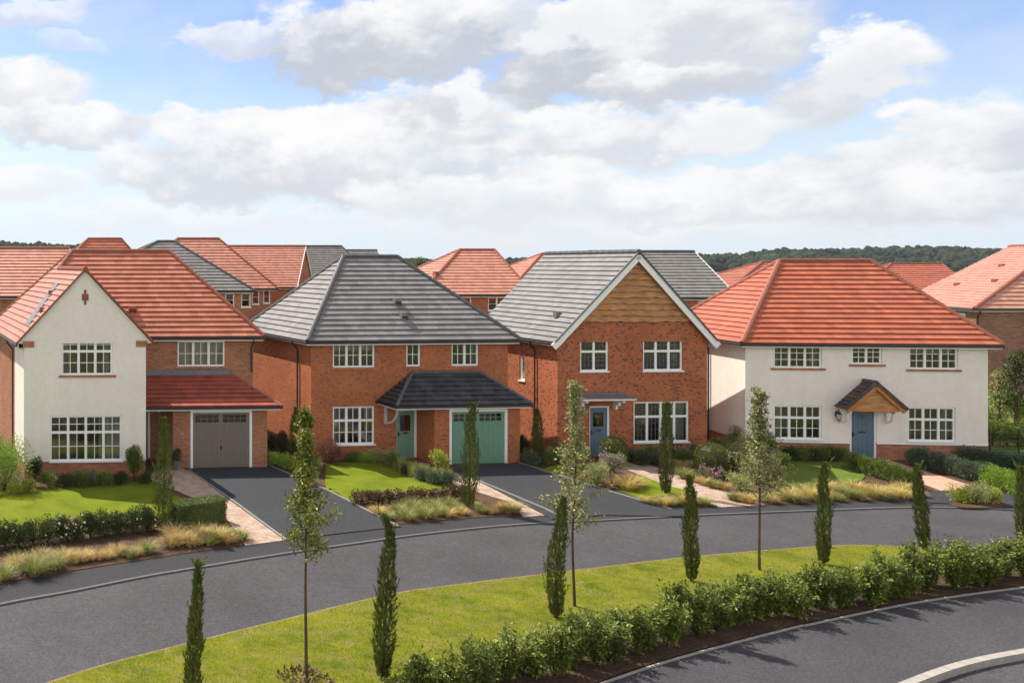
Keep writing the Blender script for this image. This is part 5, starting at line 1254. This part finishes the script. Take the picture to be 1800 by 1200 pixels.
# house 3 garden
for x, y, w, h, m in ((918, 806, 26, 46, 'darkhedge'), (934, 818, 34, 24, 'bluegreen'), (968, 818, 30, 34, 'box'), (982, 806, 34, 28, 'greyleaf'), (1002, 818, 38, 36, 'greyleaf'), (1020, 812, 30, 34, 'spire')):
    shrub(x, y, w, h, m, 'shrub at the sunlit corner of the timber gabled house, %s from the left', None, .055, .03, .9, group='shrubs at the corner of the timber gabled house', seq='corner3')
shrub(1048, 856, 40, 44, 'spire', 'pale flowering bush in front of the purple one by the middle driveway', 12, .05, .028, .9, flowers=('white', 26, .035))
shrub(1075, 852, 42, 62, 'greyleaf', 'purple flowering bush in front of the small clipped dome', 13, .05, .025, .8, flowers=('purple', 130, .048))
for i, x in enumerate(range(1108, 1250, 19)):
    shrub(x, 812 + (6 if i % 2 else 0), 34, 26, ('bluegreen', 'darkhedge', 'box')[i % 3], 'low shrub under the timber gabled house front window, %s from the left', None, .05, .028, 1.0, group='low shrubs under the timber gabled house window', seq='foot3')
for x, y, w, h, lab in ((1078, 818, 40, 50, 'clipped dome bush beside the blue-grey door of the brick house'), (1251, 838, 50, 58, 'largest clipped dome bush, standing left of the third sapling'), (1268, 816, 46, 46, 'clipped dome bush half hidden behind the largest dome')):
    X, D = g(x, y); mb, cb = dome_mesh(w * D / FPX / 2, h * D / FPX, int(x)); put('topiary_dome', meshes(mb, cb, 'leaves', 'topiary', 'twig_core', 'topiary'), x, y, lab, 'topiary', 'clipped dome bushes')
for x, y in ((1186, 812), (1206, 812), (1236, 842), (1250, 848), (1266, 846), (1288, 828)):
    shrub(x, y, 18, 26, 'greyleaf', 'slim pink flowering plant beside the clipped domes, %s from the left', None, .04, .02, .6, group='pink flowering plants beside the clipped domes', seq='pink', name='flowering_plant', lobes=4, flowers=('pink' if x % 3 else 'purple', 34, .045))
for x, y, w, h, m in ((1290, 800, 34, 58, 'greyleaf'), (1300, 836, 46, 58, 'greyleaf'), (1322, 850, 50, 50, 'spire'), (1352, 852, 46, 60, 'greyleaf'), (1372, 846, 34, 58, 'box'), (1345, 820, 50, 62, 'box'), (1318, 815, 40, 60, 'spire'), (1300, 862, 40, 30, 'spire')):
    shrub(x, y, w, h, m, 'bushy shrub around the third sapling, %s from the left', None, .06, .03, .8, group='bushy shrubs around the third sapling', seq='thirdsap')
# house 4 garden
for i, x in enumerate(range(1386, 1500, 19)):
    shrub(x, 811, 32, 24, ('darkhedge', 'box')[i % 2], 'dark low shrub along the left plinth of the white house, %s from the left', None, .05, .028, 1.0, group='low shrubs along the white house plinth', seq='foot4')
def row(p0, p1, n, w, h, mat, lab, grp, key, name='low_hedge_plant'):
    for i in range(n):
        t = i / (n - 1); x, y = p0[0] + (p1[0] - p0[0]) * t, p0[1] + (p1[1] - p0[1]) * t
        shrub(x, y, w, h * (1 + .12 * math.sin(i * 2.3)), mat, lab, 300 + i * 13 + int(p0[0]), .05, .028, 1.1, group=grp, seq=key, name=name)
row((1502, 826), (1596, 858), 9, 34, 30, 'box', 'green hedge plant along the left side of the pink path, %s from the house', 'hedge plants left of the pink path', 'pinkleft')
row((1612, 820), (1738, 852), 12, 38, 30, 'bluegreen', 'blue-green hedge plant along the right side of the pink path, %s from the house', 'hedge plants right of the pink path', 'pinkright')
row((1745, 858), (1835, 882), 7, 40, 34, 'fresh', 'yellowish hedge plant at the right end of the pink path hedge, %s from the left', 'yellowish hedge plants at the right edge', 'pinkend')
row((1700, 814), (1830, 830), 8, 42, 24, 'bluegreen', 'dusky shrub in the row right of the white house, %s from the left', 'dusky shrubs right of the white house', 'dusky')
for x, y, w, h, m, lab in ((1690, 884, 34, 26, 'lime', 'round green bush at the left of the kerb island'), (1716, 886, 44, 36, 'spire', 'pale spiky bush in the middle of the kerb island'), (1745, 886, 34, 26, 'lime', 'yellow bush at the right of the kerb island')):
    shrub(x, y, w, h, m, lab, None, .06, .03, 1.1)
isl = [(1668, 888), (1690, 893), (1730, 894), (1764, 890), (1755, 880), (1715, 876), (1682, 880)]
slab('planting_island', curve(gp(isl + isl[:1]), 4)[:-1], 0, .05, 'soil')
# right hand garden: fence, hedge behind, small trees
def railing():
    a, b = Vector(g(1690, 806)), Vector(g(1960, 800)); root = tag(empty('railing_fence', (a.x, a.y, .02), math.atan2((b - a).y, (b - a).x)), 'thin dark metal railing among the shrubs right of the white house', 'fence'); l = (b - a).length
    for i in range(int(l / 1.4) + 1):
        mb = MB(); mb.box(i * 1.4 - .025, i * 1.4 + .025, -.02, .02, 0, 1.2); mb.build('post', M['black'], root)
    for z in (.35, .7, 1.08):
        mb = MB(); mb.box(.026, l, -.012, .012, z - .02, z + .02); mb.build('rail', M['black'], root)
railing()
for i, x in enumerate((1738, 1764, 1792, 1822)): shrub(x, 0, 48, 58 + 6 * (i % 2), 'fresh', 'leafy hedge shrub before the dark brick house, %s from the left', 500 + i, .09, .05, .8, group='hedge shrubs before the dark brick house', seq='hedgeR', D=45.5, zb=.0)
for i, x in enumerate((1745, 1770, 1796, 1820)): shrub(x, 0, 42, 46, 'box', 'bush behind the railing fence, %s from the left', 520 + i, .07, .04, .9, group='bushes behind the railing fence', seq='railbush', D=39.8, zb=.02)
def small_tree(x, D, ytop, ybase, wpx, label, seed, mat='darkhedge', trunk=.3, n=2600, L=.11, group=None, base=None, name='small_tree', lobes=14, flat=.8):
    X = (x - PX) * D / FPX; z0 = terr(D) - .1 if base is None else base; h = CH - (ytop - HY) * D / FPX - z0; r = random.Random(seed); rx = wpx * D / FPX / 2
    tb = MB(); mb = MB(); top = Vector((r.uniform(-.1, .1), 0, h * .8)); tb.tube([(0, 0, -.1), (r.uniform(-.05, .05), 0, h * .4), tuple(top)], [h * .022, h * .015, h * .005], 7, raw=True)
    for k in range(lobes):
        a = k * 2.4; f = trunk + (1 - trunk) * (k + .5) / lobes * .92; env = math.sin(max(.12, min(1, 1.08 - (f - trunk) / (1 - trunk) * .95)) * 1.9) * .8
        q = rx * env * r.uniform(.35, .75); c = Vector((math.cos(a) * q, math.sin(a) * q, h * f))
        tb.tube([(0, 0, h * f * .72), (c.x * .5, c.y * .5, c.z - h * .06), tuple(c)], [h * .009, h * .006, h * .003], 5, raw=True)
        cluster(mb, c, rx * r.uniform(.38, .52) * (1.25 - .5 * f), n // lobes, L, L * .55, r, .15, flat, r.uniform(.3, .7), .5)
    o = empty(name, (X, D, z0)); mb.build('crown', LM[mat], o); tb.build('trunk', M['bark'], o)
    return tag(o, label, 'tree', group)
small_tree(1786, 43.5, 612, 740, 62, 'dark small tree before the dark brick house at the right edge', 71, 'darkhedge', .3, 3000)
small_tree(1757, 44, 640, 740, 46, 'pale leafed slender tree left of the dark one at right edge', 72, 'spire', .2, 1500, .09)
# pale timber frame by the far hedge
def pergola():
    X, D = (1757 - PX) * 47 / FPX, 47.0; root = tag(empty('pergola', (X, D, terr(47) - .1)), 'small pale timber frame in front of the dark brick wall', 'garden frame')
    for u in (0, .95, 1.9):
        mb = MB(); mb.box(u - .05, u + .05, -.05, .05, 0, 2.1); mb.build('post', M['cladding'], root)
    for z in (2.16, 1.1):
        mb = MB(); mb.box(-.1, 2.0, -.06, .06, z - .055, z + .055 - (.0 if z > 2 else .02)); mb.build('rail', M['cladding'], root)
pergola()
# pot by the porch
def pot():
    x, y = g(311, 826); root = tag(empty('potted_plant', (x + .0, y, .03)), 'dark plant in a grey pot beside the porch of the gabled house', 'pot plant')
    mb = MB(); mb.lathe((0, 0, 0), [(0, .0), (.13, .0), (.19, .34), (.205, .36), (.2, .4), (.17, .4), (.16, .34), (0, .33)], 16, raw=True); mb.build('pot', M['lead'], root)
    b, s = bush_mesh(.25, .55, 5, 700, .07, .03, 5); o = b.build('leaves', LM['darkhedge'], root); o.location = (0, 0, .32)
pot()
# --- far trees
GF = 'trees standing beyond the houses'
for x, D, yt, w, m, sd, lab in ((733, 150, 450, 46, 'far', 81, 'sunlit green tree right of the nearest grey ridge'), (762, 190, 456, 36, 'box', 82, 'dark tree touching the left slope of the salmon roof'), (912, 170, 464, 30, 'far', 83, 'bushy tree between the salmon roof and the timber gabled house'), (932, 210, 458, 30, 'box', 84, 'dark tree just left of the timber gabled house ridge'), (1303, 120, 466, 22, 'box', 85, 'dark tree at the right end of the plain grey roof'), (1312, 160, 470, 26, 'far', 86, 'paler bush in the gap left of the white house roof')):
    small_tree(x, D, yt, 0, w, lab, sd, m, .25, 2400, .30 * D / 150, GF, name='broadleaf_tree')
# --- the wood on the hill
def wood():
    bm = bmesh.new(); bmesh.ops.create_icosphere(bm, subdivisions=2, radius=1); base = [v.co.copy() for v in bm.verts]; fc = [tuple(v.index for v in f.verts) for f in bm.faces]; bm.free()
    r = random.Random(4); mb = MB(); pats = []
    for k in range(10):
        pats.append([p * (1 + .38 * noise.noise(p * 1.5 + Vector((k * 7, 0, 0))) + .22 * noise.noise(p * 3.7 + Vector((0, k * 5, 0)))) for p in base])
    cnt = 0
    for _ in range(6500):
        Y = HD + r.uniform(-70, 230); X = r.uniform(-.12, 1.3) * Y
        x = PX + X * FPX / Y
        if not (-80 < x < 1900): continue
        d = (Y - (HD - 60)) / 300; hh = .7 * d / .35 if d < .35 else .7 + .3 * (d - .35) / .35
        z = prof(X, HD + 150) * min(1, hh); s = r.uniform(2.6, 5.2); q = pats[r.randrange(10)]; ca, sa = math.cos(r.random() * 6.28), math.sin(r.random() * 6.28); i = len(mb.v); u = min(.99, max(.01, r.gauss(.45, .22))); sz = r.uniform(.85, 1.35)
        mb.v += [Vector((X + (p.x * ca - p.y * sa) * s, Y + (p.x * sa + p.y * ca) * s, z + 1.2 * s + p.z * s * sz)) for p in q]
        for f in fc:
            mb.f.append(tuple(i + a for a in f)); mb.uv += [(min(.99, max(.01, u + .25 * q[f[0]].z * 0 + r.gauss(0, .1))), 0)] * 3; mb.mi.append(0); mb.sm.append(False)
        cnt += 1
    o = mb.build('wooded_hillside', LM['hill']); o['kind'] = 'stuff'
LM['hill'] = leaf_mat('hill_wood_leaf', [(0, (0.015, 0.024, 0.015)), (.5, (0.028, 0.042, 0.026)), (1, (0.056, 0.071, 0.038))], .0, .9, .05)
wood()
# --- grass blades on the verge
def blades():
    r = random.Random(9); mb = MB()
    poly = [(p.x, p.y) for p in v_] + [(p.x, p.y) for p in h_[::-1]]
    def inside(x, y):
        c = False; j = len(poly) - 1
        for i in range(len(poly)):
            (xi, yi), (xj, yj) = poly[i], poly[j]
            if (yi > y) != (yj > y) and x < (xj - xi) * (y - yi) / (yj - yi) + xi: c = not c
            j = i
        return c
    k = 0
    while k < 70000:
        Y = r.uniform(15.8, 26); X = r.uniform(-1.5, 28)
        if not -15 < PX + X * FPX / Y < 1815 or r.random() < (Y - 15) / 16: 
            continue
        if not inside(X, Y): continue
        k += 1; a = r.uniform(0, 6.28); h = r.uniform(.02, .045); t = r.uniform(.1, .8); s = Vector((math.cos(a + 1.57), math.sin(a + 1.57), 0)) * .005
        p = Vector((X, Y, .012)); q = p + Vector((math.cos(a) * h * t, math.sin(a) * h * t, h)); i = len(mb.v); u = min(.99, max(.01, .45 + .5 * noise.noise((X * .9, Y * .9, 0)) + r.gauss(0, .11)))
        mb.v += [p - s, p + s, q]; mb.f.append((i, i + 1, i + 2)); mb.uv += [(u, 0)] * 3; mb.mi.append(0); mb.sm.append(False)
    o = mb.build('grass', LM['blade']); o['kind'] = 'stuff'
LM['blade'] = leaf_mat('verge_blade', [(0, (0.087, 0.123, 0.008)), (.5, (0.169, 0.199, 0.012)), (.8, (0.267, 0.266, 0.027)), (1, (0.370, 0.294, 0.099))], .3, .8, .15)
blades()
# ordinals, once everything stands
from collections import defaultdict
seqs = defaultdict(list)
for o, x, k in PLANTS:
    if k: seqs[k].append((x, o))
for k, l in seqs.items():
    l.sort(key=lambda q: q[0])
    for i, (x, o) in enumerate(l):
        if '%s' in o['label']: o['label'] = o['label'] % ordinal(i + 1)

# ------------------------------------------------------------------ sun and sky
SUN_AZ = Vector((-.68, .73)).normalized(); EL = R(54)
to_sun = Vector((SUN_AZ.x * math.cos(EL), SUN_AZ.y * math.cos(EL), math.sin(EL)))
sl = bpy.data.lights.new('sun', 'SUN'); sl.energy = 5.0; sl.angle = R(.6); sl.color = (1, .93, .82)
so = bpy.data.objects.new('sun', sl); COL.objects.link(so); so.rotation_euler = (-to_sun).to_track_quat('-Z', 'Y').to_euler()
w = bpy.data.worlds.new('World'); sc.world = w; w.use_nodes = True; t = w.node_tree
w.cycles.sampling_method = 'MANUAL'; w.cycles.sample_map_resolution = 512
bg = t.nodes['Background']; bg.inputs[1].default_value = .0715
sky = t.nodes.new('ShaderNodeTexSky'); sky.sky_type = 'NISHITA'; sky.sun_disc = False; sky.sun_elevation = EL; sky.sun_rotation = math.atan2(SUN_AZ.x, SUN_AZ.y)
sky.air_density = 1.0; sky.dust_density = 1.2; sky.ozone_density = 2.0
tc = t.nodes.new('ShaderNodeTexCoord'); DIR = tc.outputs['Generated']
sep = t.nodes.new('ShaderNodeSeparateXYZ'); t.links.new(DIR, sep.inputs[0])
def mth(op, a, b=None, c=None):
    n = t.nodes.new('ShaderNodeMath'); n.operation = op
    for s, v in zip(n.inputs, (a, b, c)):
        if v is None: continue
        if hasattr(v, 'is_output'): t.links.new(v, s)
        else: s.default_value = v
    return n.outputs[0]
def vm(op, a, b=None, c=None, out=0):
    n = t.nodes.new('ShaderNodeVectorMath'); n.operation = op
    for s, v in zip(n.inputs, (a, b, c)):
        if v is None: continue
        if hasattr(v, 'is_output'): t.links.new(v, s)
        else: s.default_value = v
    return n.outputs[out]
def smooth(v, lo, hi):
    n = N(t, 'ShaderNodeMapRange', _interpolation_type='SMOOTHSTEP'); t.links.new(v, n.inputs[0]); n.inputs[1].default_value = lo; n.inputs[2].default_value = hi; return n.outputs[0]
def mixs(f, a, b):
    n = t.nodes.new('ShaderNodeMix'); n.data_type = 'RGBA'
    for s, v in ((n.inputs[0], f), (n.inputs[6], a), (n.inputs[7], b)):
        if hasattr(v, 'is_output'): t.links.new(v, s)
        else: s.default_value = (*v, 1) if isinstance(v, tuple) else v
    return n.outputs[2]
# compass bearing and height of a view direction
az = mth('ARCTAN2', sep.outputs[0], sep.outputs[1]); el = mth('ARCSINE', sep.outputs[2])
cmb = t.nodes.new('ShaderNodeCombineXYZ'); t.links.new(az, cmb.inputs[0]); t.links.new(el, cmb.inputs[1])
wp = vm('MULTIPLY', DIR, (1, 1, 1.7))
n1 = N(t, 'ShaderNodeTexNoise', Scale=9.0, Detail=5.0, Roughness=.58); t.links.new(wp, n1.inputs['Vector'])
n2 = N(t, 'ShaderNodeTexNoise', Scale=24.0, Detail=6.0, Roughness=.62); t.links.new(vm('ADD', wp, (3.1, 7.7, 1.9)), n2.inputs['Vector'])
w1 = vm('SUBTRACT', n1.outputs['Color'], (.5, .5, .5)); w2 = vm('SUBTRACT', n2.outputs['Color'], (.5, .5, .5))
warp = vm('ADD', vm('MULTIPLY', w1, (.12, .07, 0)), vm('MULTIPLY', w2, (.05, .04, 0)))
PAE = vm('ADD', cmb.outputs[0], warp)
puff = mth('ADD', mth('MULTIPLY', mth('SUBTRACT', n1.outputs[0], .5), 1.6), mth('MULTIPLY', mth('SUBTRACT', n2.outputs[0], .5), 1.5))
skyc = hsv(t, sky.outputs[0], h=.517, s=1.15, v=1.95)
low = N(t, 'ShaderNodeMapRange', _interpolation_type='SMOOTHERSTEP'); t.links.new(el, low.inputs[0]); low.inputs[1].default_value = .27; low.inputs[2].default_value = -.02; low.inputs[3].default_value = .0; low.inputs[4].default_value = .9
cur = mixs(low.outputs[0], skyc, (7.8, 8.9, 10.0))
# heaps of cloud ahead: bearing, height, half-width, half-height, cover, greyness (measured off the photograph)
veil = mth('MULTIPLY', smooth(n1.outputs[0], .42, .66), .22)
cur = mixs(veil, cur, (8.3, 8.6, 9.1))
CL = [(60, 18, 120, 26, .7, .6), (115, 74, 85, 20, .4, .5),
      (400, 66, 85, 34, .75, .5), (590, 78, 190, 80, .95, .95), (740, 70, 180, 95, .95, .9), (880, 40, 80, 50, .85, .4),
      (1060, 88, 240, 104, 1, .95), (1230, 66, 230, 84, 1, .6), (1020, 38, 150, 46, 1, .1), (1180, 150, 190, 44, .95, .8), (1440, 155, 150, 54, .95, .55), (1545, 105, 135, 56, 1, .2),
      (450, 388, 520, 32, .55, .15), (1200, 394, 700, 38, .7, .2), (60, 325, 120, 34, .8, .15),
      (1730, 235, 210, 88, .95, .6), (1640, 215, 110, 42, .95, .15), (1080, 235, 320, 50, .95, .5), (1250, 225, 130, 40, 1, .1), (1560, 290, 230, 62, .9, .6),
      (740, 212, 180, 58, 1, .6), (815, 172, 62, 40, 1, .05), (550, 218, 120, 38, 1, .1), (360, 215, 130, 28, .9, .15),
      (420, 282, 240, 80, .9, .6), (650, 292, 290, 78, .9, .6), (40, 160, 130, 60, 1, .3), (120, 222, 160, 38, .95, .5),
      (960, 305, 140, 42, .95, .25), (900, 350, 320, 50, .8, .35), (1330, 335, 320, 52, .85, .45), (1620, 350, 290, 52, .85, .55)]
for (x, y, rx, ry, cov, grey) in CL:
    a0 = math.atan2(x - PX, FPX); e0 = math.asin((HY - y) / math.sqrt(FPX ** 2 + (x - PX) ** 2 + (HY - y) ** 2)); ca = math.cos(a0)
    ra = rx / FPX * ca * ca * 1.08; re = ry / FPX * ca * 1.12
    q = vm('MULTIPLY_ADD', PAE, (1 / ra, 1 / re, 0), (-a0 / ra, -e0 / re, 0))
    dens = mth('SUBTRACT', mth('MULTIPLY_ADD', puff, .8, .98), vm('DOT_PRODUCT', q, q, out=1))
    m = mth('MULTIPLY', smooth(dens, -.02, .6), cov)
    qs = t.nodes.new('ShaderNodeSeparateXYZ'); t.links.new(q, qs.inputs[0])
    sh = smooth(mth('MULTIPLY_ADD', puff, 1.5, qs.outputs[1]), .95, -.55)
    top = (9.9, 9.9, 9.9); bot = (9.1 - 3.5 * grey, 9.25 - 3.3 * grey, 9.5 - 2.9 * grey)
    cur = mixs(m, cur, mixs(sh, top, bot))
# broken cloud over the rest of the sky; behind the viewer an unseen bank is brightened and warmed to fill the fronts
n3 = N(t, 'ShaderNodeTexNoise', Scale=2.4, Detail=4.0, Roughness=.55); t.links.new(wp, n3.inputs['Vector'])
gm = smooth(n3.outputs[0], .40, .56)
sb = N(t, 'ShaderNodeMapRange'); t.links.new(sep.outputs[1], sb.inputs[0]); sb.inputs[1].default_value = .3; sb.inputs[2].default_value = -.6; sb.inputs[3].default_value = 8.6; sb.inputs[4].default_value = 16.3
gc = vm('SCALE', (1.0, .955, .88)); 
lowband = smooth(el, .85, .45)      # the added bright bank is kept low so it lights walls more than roofs
t.links.new(mth('ADD', 8.0, mth('MULTIPLY', mth('SUBTRACT', sb.outputs[0], 8.0), lowband)), gc.node.inputs['Scale'])
rest = mixs(gm, mixs(low.outputs[0], skyc, (7.8, 8.9, 10.0)), gc)
ahead = mth('MULTIPLY', smooth(sep.outputs[1], .15, .45), smooth(el, .55, .40))
t.links.new(mixs(ahead, rest, cur), bg.inputs[0])

# ------------------------------------------------------------------ the air
def haze():
    mb = MB(); mb.box(-1500, 2600, -120, 1500, -1.3, 60); m = bpy.data.materials.new('haze_air'); m.use_nodes = True; t = m.node_tree; t.nodes.clear()
    o = t.nodes.new('ShaderNodeOutputMaterial'); v = t.nodes.new('ShaderNodeVolumePrincipled'); v.inputs['Density'].default_value = .00006; v.inputs['Color'].default_value = (.86, .92, 1, 1); v.inputs['Anisotropy'].default_value = .2
    t.links.new(v.outputs[0], o.inputs['Volume']); h = mb.build('haze', m); h['kind'] = 'stuff'
haze()
